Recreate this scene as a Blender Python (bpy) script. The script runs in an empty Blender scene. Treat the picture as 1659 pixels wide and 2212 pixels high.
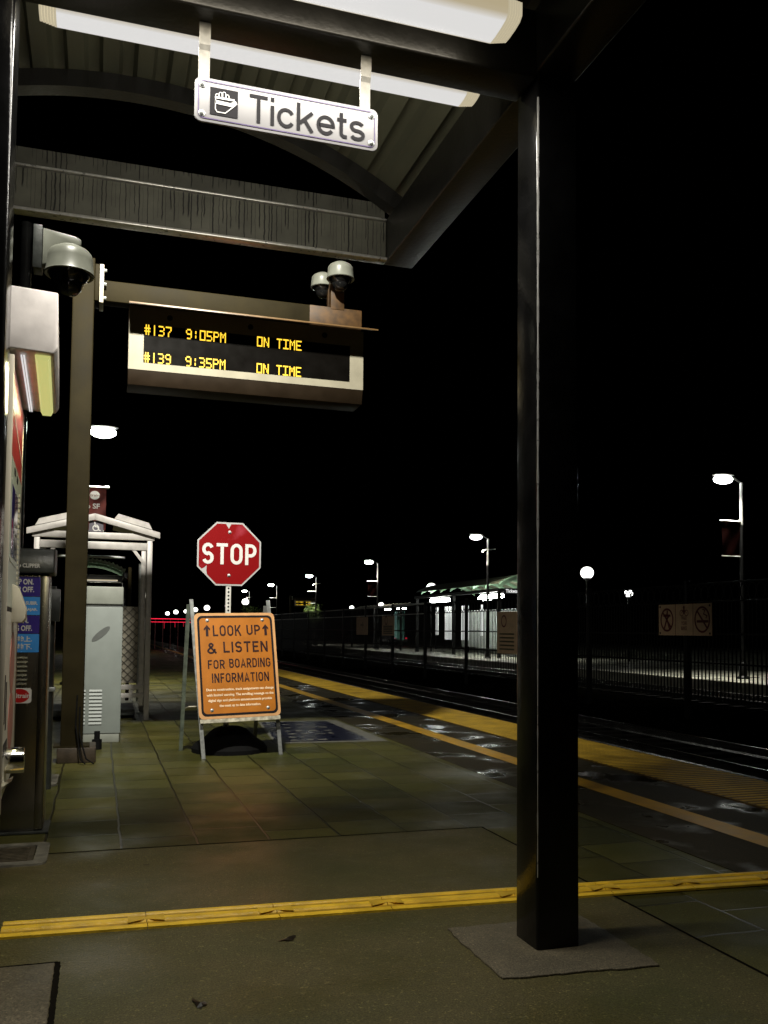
import bpy, bmesh, math, random
from mathutils import Matrix, Vector
random.seed(7)
PI = math.pi
sc = bpy.context.scene
COL = sc.collection

# ------------------------------------------------------------------ camera
FPX, W, H = 1950.0, 1659.0, 2212.0
cd = bpy.data.cameras.new('camera')
cam = bpy.data.objects.new('camera', cd)
COL.objects.link(cam)
R3 = Matrix(((0.9534006437, -0.0247059784, -0.3006939095),
             (-0.3015597527, -0.0468821640, -0.9522939558),
             (0.0094301727, 0.9985948514, -0.0521478141)))
cam.matrix_world = Matrix.Translation((0, 0, 1.5)) @ R3.to_4x4()
cd.sensor_fit = 'AUTO'
cd.sensor_width = 36.0
cd.lens = FPX / H * 36.0
cd.shift_y = 153.0 / H
cd.clip_start = 0.05
cd.clip_end = 2000.0
sc.camera = cam

# ------------------------------------------------------------------ night sky
world = bpy.data.worlds.new('World')
sc.world = world
world.use_nodes = True
wn = world.node_tree.nodes
wl = world.node_tree.links
wn.clear()
wo = wn.new('ShaderNodeOutputWorld')
wb = wn.new('ShaderNodeBackground')
ws = wn.new('ShaderNodeTexSky')
ws.sky_type = 'NISHITA'
ws.sun_disc = False
ws.sun_elevation = math.radians(-4)
ws.sun_rotation = math.radians(120)
wl.new(ws.outputs[0], wb.inputs[0])
wb.inputs[1].default_value = 0.0004
wl.new(wb.outputs[0], wo.inputs[0])

sc.view_settings.view_transform = 'Standard'
sc.view_settings.look = 'None'
sc.view_settings.exposure = 0.0
sc.view_settings.gamma = 1.0
sc.render.engine = 'CYCLES'
sc.cycles.use_light_tree = True
sc.cycles.max_bounces = 8
sc.cycles.sample_clamp_indirect = 4.0
sc.cycles.use_denoising = True

# ------------------------------------------------------------------ materials
def base_mat(name):
    m = bpy.data.materials.new(name)
    m.use_nodes = True
    nt = m.node_tree
    return m, nt, nt.nodes['Principled BSDF']

def M(name, col, rough=0.5, metal=0.0, var=0.15, vs=6.0, bump=0.0, bs=60.0, spec=0.5, stretch=None, rvar=0.1):
    """painted / metal / plastic surface with slight tone and gloss variation"""
    m, nt, b = base_mat(name)
    N, L = nt.nodes, nt.links
    tc = N.new('ShaderNodeTexCoord')
    mp = N.new('ShaderNodeMapping')
    if stretch: mp.inputs['Scale'].default_value = stretch
    L.new(tc.outputs['Object'], mp.inputs[0])
    nz = N.new('ShaderNodeTexNoise')
    nz.inputs['Scale'].default_value = vs
    nz.inputs['Detail'].default_value = 6
    L.new(mp.outputs[0], nz.inputs['Vector'])
    rp = N.new('ShaderNodeValToRGB')
    e = rp.color_ramp.elements
    e[0].position, e[1].position = 0.3, 0.7
    e[0].color = [c*(1-var) for c in col] + [1]
    e[1].color = [min(1, c*(1+var)) for c in col] + [1]
    L.new(nz.outputs['Fac'], rp.inputs[0])
    L.new(rp.outputs[0], b.inputs['Base Color'])
    mr = N.new('ShaderNodeMapRange')
    mr.inputs[3].default_value = max(0.02, rough - rvar)
    mr.inputs[4].default_value = min(1, rough + rvar)
    L.new(nz.outputs['Fac'], mr.inputs[0])
    L.new(mr.outputs[0], b.inputs['Roughness'])
    b.inputs['Metallic'].default_value = metal
    b.inputs['Specular IOR Level'].default_value = spec
    if bump:
        n2 = N.new('ShaderNodeTexNoise')
        n2.inputs['Scale'].default_value = bs
        n2.inputs['Detail'].default_value = 4
        L.new(mp.outputs[0], n2.inputs['Vector'])
        bp = N.new('ShaderNodeBump')
        bp.inputs['Strength'].default_value = bump
        bp.inputs['Distance'].default_value = 0.01
        L.new(n2.outputs['Fac'], bp.inputs['Height'])
        L.new(bp.outputs[0], b.inputs['Normal'])
    return m

def E(name, col, s=1.0, bf=0.3):
    m, nt, b = base_mat(name)
    b.inputs['Base Color'].default_value = (*[min(1, c*bf) for c in col], 1)
    b.inputs['Emission Color'].default_value = (*col, 1)
    b.inputs['Emission Strength'].default_value = s
    b.inputs['Roughness'].default_value = 0.4
    return m

def wet_ground(name, c0, c1, vs=0.7, rough=(0.25, 0.6), bump=0.35, bs=90, paver=False, spec=0.5, wet=(0.38, 0.62)):
    m, nt, b = base_mat(name)
    N, L = nt.nodes, nt.links
    tc = N.new('ShaderNodeTexCoord')
    n1 = N.new('ShaderNodeTexNoise'); n1.inputs['Scale'].default_value = vs; n1.inputs['Detail'].default_value = 8
    n1.inputs['Roughness'].default_value = 0.6
    L.new(tc.outputs['Object'], n1.inputs['Vector'])
    rp = N.new('ShaderNodeValToRGB')
    rp.color_ramp.elements[0].position, rp.color_ramp.elements[1].position = 0.3, 0.7
    rp.color_ramp.elements[0].color = (*c0, 1); rp.color_ramp.elements[1].color = (*c1, 1)
    L.new(n1.outputs['Fac'], rp.inputs[0])
    col = rp.outputs[0]
    # fine aggregate specks
    n3 = N.new('ShaderNodeTexNoise'); n3.inputs['Scale'].default_value = 140; n3.inputs['Detail'].default_value = 3
    L.new(tc.outputs['Object'], n3.inputs['Vector'])
    r3 = N.new('ShaderNodeMapRange'); r3.inputs[1].default_value = 0.35; r3.inputs[2].default_value = 0.7
    r3.inputs[3].default_value = 0.45; r3.inputs[4].default_value = 1.8
    L.new(n3.outputs['Fac'], r3.inputs[0])
    mx = N.new('ShaderNodeMixRGB'); mx.blend_type = 'MULTIPLY'; mx.inputs[0].default_value = 0.8
    L.new(col, mx.inputs[1]); L.new(r3.outputs[0], mx.inputs[2])
    col = mx.outputs[0]
    n4 = N.new('ShaderNodeTexNoise'); n4.inputs['Scale'].default_value = 62; n4.inputs['Detail'].default_value = 2
    L.new(tc.outputs['Object'], n4.inputs['Vector'])
    r4 = N.new('ShaderNodeMapRange'); r4.inputs[1].default_value = 0.62; r4.inputs[2].default_value = 0.72
    r4.inputs[3].default_value = 1.0; r4.inputs[4].default_value = 2.2
    L.new(n4.outputs['Fac'], r4.inputs[0])
    m4 = N.new('ShaderNodeMixRGB'); m4.blend_type = 'MULTIPLY'; m4.inputs[0].default_value = 1.0
    L.new(col, m4.inputs[1]); L.new(r4.outputs[0], m4.inputs[2]); col = m4.outputs[0]
    vo = N.new('ShaderNodeTexVoronoi'); vo.inputs['Scale'].default_value = 2.6; L.new(tc.outputs['Object'], vo.inputs['Vector'])
    ss = N.new('ShaderNodeSeparateColor'); L.new(vo.outputs['Color'], ss.inputs[0])
    sz_ = N.new('ShaderNodeMapRange'); sz_.inputs[1].default_value = 0.55; sz_.inputs[2].default_value = 1.0
    sz_.inputs[3].default_value = 0.0; sz_.inputs[4].default_value = 0.075; L.new(ss.outputs[0], sz_.inputs[0])
    dd = N.new('ShaderNodeMath'); dd.operation = 'SUBTRACT'; L.new(vo.outputs['Distance'], dd.inputs[0]); L.new(sz_.outputs[0], dd.inputs[1])
    gm = N.new('ShaderNodeMapRange'); gm.inputs[1].default_value = -0.01; gm.inputs[2].default_value = 0.015
    gm.inputs[3].default_value = 0.45; gm.inputs[4].default_value = 1.0; L.new(dd.outputs[0], gm.inputs[0])
    m5 = N.new('ShaderNodeMixRGB'); m5.blend_type = 'MULTIPLY'; m5.inputs[0].default_value = 1.0
    L.new(col, m5.inputs[1]); L.new(gm.outputs[0], m5.inputs[2]); col = m5.outputs[0]
    nw = N.new('ShaderNodeTexNoise'); nw.inputs['Scale'].default_value = 1.3; nw.inputs['Detail'].default_value = 5
    L.new(tc.outputs['Object'], nw.inputs['Vector'])
    mr = N.new('ShaderNodeMapRange'); mr.inputs[1].default_value, mr.inputs[2].default_value = wet
    mr.inputs[3].default_value = rough[0]; mr.inputs[4].default_value = rough[1]
    L.new(nw.outputs['Fac'], mr.inputs[0])
    rgh = mr.outputs[0]
    n2 = N.new('ShaderNodeTexNoise'); n2.inputs['Scale'].default_value = bs; n2.inputs['Detail'].default_value = 5
    L.new(tc.outputs['Object'], n2.inputs['Vector'])
    bp = N.new('ShaderNodeBump'); bp.inputs['Strength'].default_value = bump; bp.inputs['Distance'].default_value = 0.004
    L.new(n2.outputs['Fac'], bp.inputs['Height'])
    nrm = bp.outputs[0]
    if paver:
        mp = N.new('ShaderNodeMapping')
        mp.inputs['Rotation'].default_value = (0, 0, PI/2)
        mp.inputs['Location'].default_value = (0.12, 0.302, 0)
        # gentle wander so the joints are not ruler-straight
        nwv = N.new('ShaderNodeTexNoise'); nwv.inputs['Scale'].default_value = 2.2
        L.new(tc.outputs['Object'], nwv.inputs['Vector'])
        vs_ = N.new('ShaderNodeVectorMath'); vs_.operation = 'SCALE'; vs_.inputs['Scale'].default_value = 0.035
        L.new(nwv.outputs['Color'], vs_.inputs[0])
        va = N.new('ShaderNodeVectorMath'); va.operation = 'ADD'
        L.new(tc.outputs['Object'], va.inputs[0]); L.new(vs_.outputs[0], va.inputs[1])
        L.new(va.outputs[0], mp.inputs[0])
        bk = N.new('ShaderNodeTexBrick')
        bk.offset = 0.37; bk.offset_frequency = 2
        bk.inputs['Scale'].default_value = 1.0
        bk.inputs['Brick Width'].default_value = 0.51
        bk.inputs['Row Height'].default_value = 0.51
        bk.inputs['Mortar Size'].default_value = 0.009
        bk.inputs['Mortar Smooth'].default_value = 0.3
        bk.inputs['Bias'].default_value = 0.0
        bk.inputs['Color1'].default_value = (0.6, 0.6, 0.6, 1)
        bk.inputs['Color2'].default_value = (1.25, 1.2, 1.1, 1)
        bk.inputs['Mortar'].default_value = (0.22, 0.2, 0.18, 1)
        L.new(mp.outputs[0], bk.inputs['Vector'])
        m2 = N.new('ShaderNodeMixRGB'); m2.blend_type = 'MULTIPLY'; m2.inputs[0].default_value = 1.0
        L.new(col, m2.inputs[1]); L.new(bk.outputs['Color'], m2.inputs[2])
        col = m2.outputs[0]
        iv = N.new('ShaderNodeMath'); iv.operation = 'SUBTRACT'; iv.inputs[0].default_value = 1.0
        L.new(bk.outputs['Fac'], iv.inputs[1])
        b2 = N.new('ShaderNodeBump'); b2.inputs['Strength'].default_value = 0.9; b2.inputs['Distance'].default_value = 0.02
        L.new(iv.outputs[0], b2.inputs['Height']); L.new(nrm, b2.inputs['Normal'])
        nrm = b2.outputs[0]
        rm = N.new('ShaderNodeMixRGB'); L.new(bk.outputs['Fac'], rm.inputs[0]); L.new(rgh, rm.inputs[1])
        rm.inputs[2].default_value = (0.3, 0.3, 0.3, 1); rgh = rm.outputs[0]
    L.new(col, b.inputs['Base Color']); L.new(rgh, b.inputs['Roughness']); L.new(nrm, b.inputs['Normal'])
    b.inputs['Specular IOR Level'].default_value = spec
    return m

def streak_mat(name, col, dark, ztop, lmin, lmax, cell=0.03):
    """painted steel with thin black water runs of differing length down its face"""
    m, nt, b = base_mat(name)
    N, L = nt.nodes, nt.links
    def math_(op, a, c=None):
        n = N.new('ShaderNodeMath'); n.operation = op
        for k, q in enumerate((a, c)):
            if q is None: continue
            if isinstance(q, (int, float)): n.inputs[k].default_value = q
            else: L.new(q, n.inputs[k])
        return n.outputs[0]
    tc = N.new('ShaderNodeTexCoord'); sp = N.new('ShaderNodeSeparateXYZ'); L.new(tc.outputs['Object'], sp.inputs[0])
    wob = N.new('ShaderNodeTexNoise'); wob.inputs['Scale'].default_value = 16; wob.inputs['Detail'].default_value = 2
    L.new(tc.outputs['Object'], wob.inputs['Vector'])
    xx = math_('DIVIDE', sp.outputs[0], cell)
    c = math_('FLOOR', xx)
    def rnd(k):
        w = N.new('ShaderNodeTexWhiteNoise'); w.noise_dimensions = '1D'; L.new(math_('ADD', c, k), w.inputs['W']); return w.outputs['Value']
    r1, r2, r3 = rnd(0.13), rnd(41.7), rnd(93.1)
    loc = math_('SUBTRACT', math_('FRACT', xx), math_('ADD', math_('MULTIPLY', r1, 0.5), 0.25))
    loc = math_('ADD', loc, math_('MULTIPLY', math_('SUBTRACT', wob.outputs['Fac'], 0.5), 0.5))
    d = math_('SUBTRACT', math_('ABSOLUTE', loc), math_('MULTIPLY', r2, 0.17))
    side = N.new('ShaderNodeMapRange'); side.inputs[1].default_value = -0.04; side.inputs[2].default_value = 0.06; L.new(d, side.inputs[0])
    depth = math_('SUBTRACT', ztop, sp.outputs[2])
    ln = math_('ADD', math_('MULTIPLY', r3, lmax-lmin), lmin)
    end = N.new('ShaderNodeMapRange'); end.inputs[1].default_value = -0.02; end.inputs[2].default_value = 0.01
    L.new(math_('SUBTRACT', depth, ln), end.inputs[0])
    st = math_('MAXIMUM', side.outputs[0], end.outputs[0])
    n3 = N.new('ShaderNodeTexNoise'); n3.inputs['Scale'].default_value = 5; n3.inputs['Detail'].default_value = 6
    L.new(tc.outputs['Object'], n3.inputs['Vector'])
    cr = N.new('ShaderNodeValToRGB')
    cr.color_ramp.elements[0].position, cr.color_ramp.elements[1].position = 0.3, 0.7
    cr.color_ramp.elements[0].color = (*[q*0.7 for q in col], 1); cr.color_ramp.elements[1].color = (*[q*1.2 for q in col], 1)
    L.new(n3.outputs['Fac'], cr.inputs[0])
    mx = N.new('ShaderNodeMixRGB'); L.new(st, mx.inputs[0])
    mx.inputs[1].default_value = (*dark, 1); L.new(cr.outputs[0], mx.inputs[2])
    L.new(mx.outputs[0], b.inputs['Base Color'])
    b.inputs['Roughness'].default_value = 0.5
    return m

def sheeting(name, col, fade, thr=0.62):
    """sign sheeting with a worn, sun-faded patch"""
    m, nt, b = base_mat(name)
    N, L = nt.nodes, nt.links
    tc = N.new('ShaderNodeTexCoord')
    n1 = N.new('ShaderNodeTexNoise'); n1.inputs['Scale'].default_value = 3.2; n1.inputs['Detail'].default_value = 7
    L.new(tc.outputs['Object'], n1.inputs['Vector'])
    cr = N.new('ShaderNodeValToRGB')
    cr.color_ramp.elements[0].position, cr.color_ramp.elements[1].position = thr, thr + 0.14
    cr.color_ramp.elements[0].color = (*col, 1); cr.color_ramp.elements[1].color = (*fade, 1)
    L.new(n1.outputs['Fac'], cr.inputs[0]); L.new(cr.outputs[0], b.inputs['Base Color'])
    b.inputs['Roughness'].default_value = 0.5
    b.inputs['Specular IOR Level'].default_value = 0.15
    return m

BLACK = M('black gloss paint', (0.003, 0.003, 0.003), 0.17, var=0.4, bump=0.12, bs=26, spec=0.3, rvar=0.05)
STEELGREY = M('dark grey steel paint', (0.010, 0.0095, 0.008), 0.34, var=0.25, spec=0.7, bump=0.15, bs=40)
DRIP = streak_mat('streaked grey steel paint', (0.14, 0.14, 0.11), (0.006, 0.006, 0.005), 4.55, 0.12, 0.40)
DRIP2 = streak_mat('lightly streaked grey steel paint', (0.10, 0.10, 0.08), (0.006, 0.006, 0.005), 4.71, 0.0, 0.15)
ROOF = M('pale green roof sheet', (0.115, 0.118, 0.078), 0.5, var=0.3, vs=3, bump=0.1, bs=30, stretch=(1, 0.3, 1))
CREAM = M('cream painted steel', (0.50, 0.46, 0.36), 0.42, var=0.08, vs=4)
OLIVE = M('olive painted steel', (0.019, 0.0148, 0.0062), 0.6, var=0.25, vs=3, bump=0.08, bs=60, spec=0.06)
RUSTY = M('rust stained steel', (0.062, 0.029, 0.0055), 0.6, var=0.5, vs=9)
WHITE = M('white sign sheet', (0.42, 0.415, 0.41), 0.35, var=0.05)
WHITEPLAS = M('white plastic casing', (0.17, 0.175, 0.145), 0.35, var=0.08, vs=10)
INK = M('black sign ink', (0.010, 0.009, 0.011), 0.6, var=0.1, spec=0.15)
PURPLE = M('purple sign ink', (0.06, 0.035, 0.12), 0.4, var=0.2)
RED = sheeting('red sign sheeting', (0.20, 0.0008, 0.002), (0.30, 0.03, 0.045))
ORANGE = M('orange sign sheeting', (0.42, 0.135, 0.005), 0.5, var=0.12, vs=5)
PEACH = M('faded orange edge', (0.62, 0.33, 0.14), 0.45, var=0.12)
GALV = M('galvanised steel', (0.46, 0.48, 0.46), 0.42, 0.6, var=0.2, vs=30)
ALU = M('mill aluminium frame', (0.50, 0.47, 0.44), 0.45, 0.1, var=0.15, vs=8, bump=0.05, bs=50)
STAINLESS = M('brushed stainless steel', (0.27, 0.25, 0.21), 0.27, 1.0, var=0.15, vs=8, stretch=(1, 1, 0.06), rvar=0.08)
CHROME = M('polished stainless steel', (0.75, 0.73, 0.66), 0.14, 1.0, var=0.08, rvar=0.05)
DARKPLAS = M('dark grey plastic', (0.03, 0.033, 0.03), 0.4, var=0.3, vs=18, bump=0.2, bs=40)
CABGREY = M('grey green cabinet paint', (0.185, 0.205, 0.19), 0.5, var=0.07, vs=4)
CABCAP = M('pale cabinet cap paint', (0.205, 0.215, 0.185), 0.5, var=0.12, vs=5)
SHADEGREY = M('dark vent grey', (0.08, 0.085, 0.08), 0.5, var=0.1)
GLASSBLK = M('dark dome plastic', (0.008, 0.008, 0.008), 0.06, var=0.1, rvar=0.03)
M_UPOLE = M('pale lamplit upper pole', (0.30, 0.30, 0.28), 0.4, 0.2, var=0.2)
M_POLE = M('dark pole paint', (0.05, 0.05, 0.048), 0.4, 0.2, var=0.2)
RUBBER = M('black rubber', (0.004, 0.004, 0.004), 0.8, var=0.3, bump=0.4, bs=30, spec=0.1)
NAVY = M('deep blue sticker', (0.035, 0.02, 0.20), 0.35, var=0.08)
SKYB = M('light blue sticker', (0.05, 0.27, 0.70), 0.35, var=0.08)
TEXTW = M('white lettering', (0.64, 0.625, 0.595), 0.4, var=0.04)
CREAMPANEL = M('cream printed panel', (0.50, 0.48, 0.40), 0.35, var=0.06)
GREYPANEL = M('pale grey green panel', (0.33, 0.36, 0.29), 0.35, var=0.08)
LOGORED = M('logo red', (0.42, 0.012, 0.012), 0.35, var=0.08)
HEADRED = M('header red panel', (0.33, 0.012, 0.010), 0.35, var=0.25, vs=7)
SCREEN = M('bluish screen glass', (0.02, 0.015, 0.07), 0.08, var=0.15)
MAROON = M('maroon banner cloth', (0.13, 0.012, 0.006), 0.7, var=0.35, vs=4)
TANINK = M('tan banner lettering', (0.30, 0.11, 0.05), 0.7)
YSTRIP = M('yellow guidance strip', (0.78, 0.50, 0.03), 0.45, var=0.22, vs=7, bump=0.3, bs=50)
YLINE = M('worn yellow paint', (0.42, 0.235, 0.016), 0.42, var=0.4, vs=3, bump=0.2, bs=60, rvar=0.22, spec=0.4)
TACT = M('ochre tactile tile', (0.50, 0.315, 0.035), 0.5, var=0.35, vs=2.5, rvar=0.12, spec=0.25)
CONC = wet_ground('old concrete pad', (0.06, 0.052, 0.030), (0.12, 0.10, 0.062), 2.5, (0.4, 0.7), 0.5, 70)
ASPH = wet_ground('wet dark concrete', (0.052, 0.051, 0.016), (0.090, 0.073, 0.030), 1.1, (0.34, 0.62), 0.5, 80, spec=0.36)
PAVE = wet_ground('wet concrete pavers', (0.036, 0.041, 0.008), (0.078, 0.070, 0.019), 0.6, (0.33, 0.6), 0.3, 70, True, spec=0.32)
PUDDLE = wet_ground('wet asphalt band', (0.014, 0.012, 0.0045), (0.028, 0.021, 0.009), 0.8, (0.07, 0.6), 0.2, 40, spec=0.22, wet=(0.37, 0.50))
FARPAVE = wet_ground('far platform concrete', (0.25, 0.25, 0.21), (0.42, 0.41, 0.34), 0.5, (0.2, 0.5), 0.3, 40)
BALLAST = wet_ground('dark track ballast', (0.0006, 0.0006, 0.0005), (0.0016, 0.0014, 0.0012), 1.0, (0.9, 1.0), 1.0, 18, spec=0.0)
TERRAIN = M('dark ground', (0.02, 0.02, 0.016), 0.9)
RAILM = M('worn rail steel', (0.62, 0.61, 0.59), 0.2, 1.0, var=0.2)
FENCEM = M('black fence paint', (0.004, 0.004, 0.004), 0.45, var=0.2, spec=0.2)
RAILTOP = M('pale fence rail and rod', (0.7, 0.7, 0.67), 0.3, 0.0, var=0.1)
MATBLUE = M('dark blue ground graphic', (0.0018, 0.0022, 0.012), 0.3, var=0.3, vs=3, rvar=0.15)
MATWHITE = M('worn white ground graphic', (0.13, 0.125, 0.105), 0.4, var=0.4, vs=9)
LEAFM = M('leaf green', (0.06, 0.10, 0.012), 0.6, var=0.5, vs=2)
BARK = M('bark', (0.05, 0.04, 0.03), 0.9)
SIGNTAN = M('beige sign sheet', (0.55, 0.38, 0.23), 0.5, var=0.12)
SIGNRED = M('dark red sign ink', (0.10, 0.006, 0.008), 0.5)
CARPAINT = M('silver car paint', (0.35, 0.35, 0.36), 0.25, 0.3, var=0.05)
CARGLASS = M('car glass', (0.01, 0.01, 0.012), 0.06)
LENS = E('lit tube diffuser', (1.0, 0.985, 0.96), 0.72, 0.1)
_nt = LENS.node_tree; _N, _L = _nt.nodes, _nt.links
_tc = _N.new('ShaderNodeTexCoord'); _sp = _N.new('ShaderNodeSeparateXYZ'); _L.new(_tc.outputs['Generated'], _sp.inputs[0])
_ab = _N.new('ShaderNodeMath'); _ab.operation = 'SUBTRACT'; _L.new(_sp.outputs[1], _ab.inputs[0]); _ab.inputs[1].default_value = 0.5
_a2 = _N.new('ShaderNodeMath'); _a2.operation = 'ABSOLUTE'; _L.new(_ab.outputs[0], _a2.inputs[0])
_cr = _N.new('ShaderNodeValToRGB'); _cr.color_ramp.elements[0].position = 0.34; _cr.color_ramp.elements[1].position = 0.5
_cr.color_ramp.elements[0].color = (1, 0.985, 0.965, 1); _cr.color_ramp.elements[1].color = (0.62, 0.52, 0.33, 1)
_L.new(_a2.outputs[0], _cr.inputs[0]); _L.new(_cr.outputs[0], _nt.nodes['Principled BSDF'].inputs['Emission Color'])
ENDCAP = E('glowing end cap', (0.80, 0.70, 0.48), 0.62)
HOODGLOW = E('yellow green lamp lens', (0.60, 0.60, 0.20), 0.85)
LAMPGLOW = E('street lamp lens', (0.95, 1.0, 0.93), 45.0)
GLOBEGLOW = E('globe lamp glass', (1.0, 1.0, 0.97), 3.5)
LED = E('amber display dots', (1.0, 0.62, 0.04), 1.6)
REDGLOW = E('red light strip', (1.0, 0.02, 0.06), 1.1)
WINDOWGLOW = E('lit window panel', (0.85, 0.88, 0.85), 1.0)
WHITEDOT = E('small white light dots', (1, 1, 1), 0.7)

# ------------------------------------------------------------------ mesh helpers
class MB:
    def __init__(s): s.v = []; s.f = []
    def add(s, vs, fs):
        o = len(s.v); s.v += [tuple(p) for p in vs]; s.f += [tuple(i+o for i in f) for f in fs]; return s
    def box(s, x0, x1, y0, y1, z0, z1):
        return s.add([(x0,y0,z0),(x1,y0,z0),(x1,y1,z0),(x0,y1,z0),(x0,y0,z1),(x1,y0,z1),(x1,y1,z1),(x0,y1,z1)],
                     [(0,3,2,1),(4,5,6,7),(0,1,5,4),(1,2,6,5),(2,3,7,6),(3,0,4,7)])
    def poly(s, pts):
        return s.add(pts, [tuple(range(len(pts)))])
    def prism(s, pts, ax, a, b):
        """closed 2D outline extruded along axis 'x','y' or 'z' from a to b"""
        n = len(pts)
        def P(p, t): return (t, p[0], p[1]) if ax == 'x' else ((p[0], t, p[1]) if ax == 'y' else (p[0], p[1], t))
        vs = [P(p, a) for p in pts] + [P(p, b) for p in pts]
        return s.add(vs, [tuple(range(n)), tuple(range(2*n-1, n-1, -1))] + [(i, (i+1) % n, n+(i+1) % n, n+i) for i in range(n)])
    def cyl(s, p, q, r, r2=None, n=12, caps=True):
        p, q = Vector(p), Vector(q); r2 = r if r2 is None else r2
        d = (q-p).normalized()
        u = d.orthogonal().normalized(); w = d.cross(u)
        vs = []
        for c, rr in ((p, r), (q, r2)):
            for i in range(n):
                t = 2*PI*i/n; vs.append(c + u*math.cos(t)*rr + w*math.sin(t)*rr)
        fs = [(i, (i+1) % n, n+(i+1) % n, n+i) for i in range(n)]
        if caps: fs += [tuple(range(n-1, -1, -1)), tuple(range(n, 2*n))]
        return s.add(vs, fs)
    def beam(s, p, q, w, h, up=(0, 0, 1)):
        """rectangular bar from p to q, w wide, h high"""
        p, q = Vector(p), Vector(q); d = (q-p).normalized()
        u = d.cross(Vector(up)).normalized(); v = u.cross(d)
        vs = []
        for c in (p, q):
            for a, b in ((-1,-1),(1,-1),(1,1),(-1,1)): vs.append(c + u*a*w/2 + v*b*h/2)
        return s.add(vs, [(0,1,2,3),(7,6,5,4),(0,4,5,1),(1,5,6,2),(2,6,7,3),(3,7,4,0)])
    def lathe(s, prof, c=(0,0,0), n=24):
        """profile of (radius, height) turned round a vertical axis through c"""
        vs = []; m = len(prof)
        for r, z in prof:
            for i in range(n):
                t = 2*PI*i/n; vs.append((c[0]+r*math.cos(t), c[1]+r*math.sin(t), c[2]+z))
        fs = [(j*n+i, j*n+(i+1) % n, (j+1)*n+(i+1) % n, (j+1)*n+i) for j in range(m-1) for i in range(n)]
        return s.add(vs, fs)
    def ball(s, c, r, sx=1, sy=1, sz=1, n=16, m=9):
        pr = [(max(1e-4, r*math.sin(PI*j/m)), -r*math.cos(PI*j/m)*sz) for j in range(m+1)]
        o = len(s.v); s.lathe(pr, (0, 0, 0), n)
        for i in range(o, len(s.v)):
            x, y, z = s.v[i]; s.v[i] = (c[0]+x*sx, c[1]+y*sy, c[2]+z)
        return s
    def xform(s, fn):
        s.v = [tuple(fn(*p)) for p in s.v]; return s

def obj(name, mb, mat, parent=None, bevel=0.0, smooth=False, loc=None, seg=2, clean=True):
    me = bpy.data.meshes.new(name)
    me.from_pydata(mb.v, [], mb.f)
    if clean:
        bm = bmesh.new(); bm.from_mesh(me)
        bmesh.ops.remove_doubles(bm, verts=bm.verts, dist=1e-5)
        bmesh.ops.recalc_face_normals(bm, faces=bm.faces)
        if bevel:
            eds = [e for e in bm.edges if len(e.link_faces) == 2 and e.calc_face_angle(0) > 0.6]
            bmesh.ops.bevel(bm, geom=eds, offset=bevel, segments=seg, profile=0.5, affect='EDGES', clamp_overlap=True)
        bm.to_mesh(me); bm.free()
    me.materials.append(mat)
    if smooth or bevel:
        for p in me.polygons: p.use_smooth = True
        try: me.set_sharp_from_angle(angle=math.radians(35))
        except Exception: pass
    o = bpy.data.objects.new(name, me); COL.objects.link(o)
    if parent: o.parent = parent
    if loc: o.location = loc
    return o

def tag(o, label, cat, group=None, kind=None):
    if label: o['label'] = label
    if cat: o['category'] = cat
    if group: o['group'] = group
    if kind: o['kind'] = kind
    return o

def thing(name, label, cat, loc=(0, 0, 0), rot=0.0, group=None):
    o = bpy.data.objects.new(name, None); COL.objects.link(o)
    o.empty_display_size = 0.1
    o.location = loc; o.rotation_euler = (0, 0, rot)
    return tag(o, label, cat, group)

def struct(name, mb, mat, **k):
    o = obj(name, mb, mat, **k); o['kind'] = 'structure'; return o

def dup(root, loc, rot=None, label=None, group=None):
    r = root.copy(); COL.objects.link(r); r.location = loc
    if rot is not None: r.rotation_euler = (0, 0, rot)
    if label: r['label'] = label
    if group: r['group'] = group
    for ch in list(root.children):
        c = ch.copy(); COL.objects.link(c); c.parent = r
        for g in list(ch.children):
            d = g.copy(); COL.objects.link(d); d.parent = c
    return r

def area(name, parent, loc, rot, sx, sy, watts, col=(1, 0.96, 0.88), shape='RECTANGLE', spread=PI):
    l = bpy.data.lights.new(name, 'AREA'); l.shape = shape; l.size = sx; l.size_y = sy
    l.energy = watts; l.color = col; l.spread = spread
    o = bpy.data.objects.new(name, l); COL.objects.link(o)
    o.parent = parent; o.location = loc; o.rotation_euler = rot
    return o

def text(body, x0, x1, z0, z1, y=0.0, bold=0.0, space=1.0):
    """lettering as flat mesh in the XZ plane facing -Y, fitted to a rectangle"""
    cu = bpy.data.curves.new('lettering', 'FONT'); cu.body = body; cu.size = 1.0
    cu.offset = bold; cu.resolution_u = 4; cu.space_character = space
    t = bpy.data.objects.new('lettering', cu); COL.objects.link(t)
    bpy.context.view_layer.update()
    dg = bpy.context.evaluated_depsgraph_get()
    me = bpy.data.meshes.new_from_object(t.evaluated_get(dg))
    vs = [tuple(v.co) for v in me.vertices]; fs = [tuple(p.vertices) for p in me.polygons]
    bpy.data.objects.remove(t); bpy.data.curves.remove(cu); bpy.data.meshes.remove(me)
    mb = MB()
    if not vs: return mb
    ax, bx = min(v[0] for v in vs), max(v[0] for v in vs)
    ay, by = min(v[1] for v in vs), max(v[1] for v in vs)
    mb.add([(x0+(v[0]-ax)/(bx-ax)*(x1-x0), y, z0+(v[1]-ay)/(by-ay)*(z1-z0)) for v in vs], fs)
    return mb

def rrect(x0, x1, z0, z1, r, n=5):
    pts = []
    for cx, cz, a in ((x1-r, z0+r, -PI/2), (x1-r, z1-r, 0), (x0+r, z1-r, PI/2), (x0+r, z0+r, PI)):
        for i in range(n+1):
            t = a + PI/2*i/n; pts.append((cx+r*math.cos(t), cz+r*math.sin(t)))
    return pts

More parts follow.
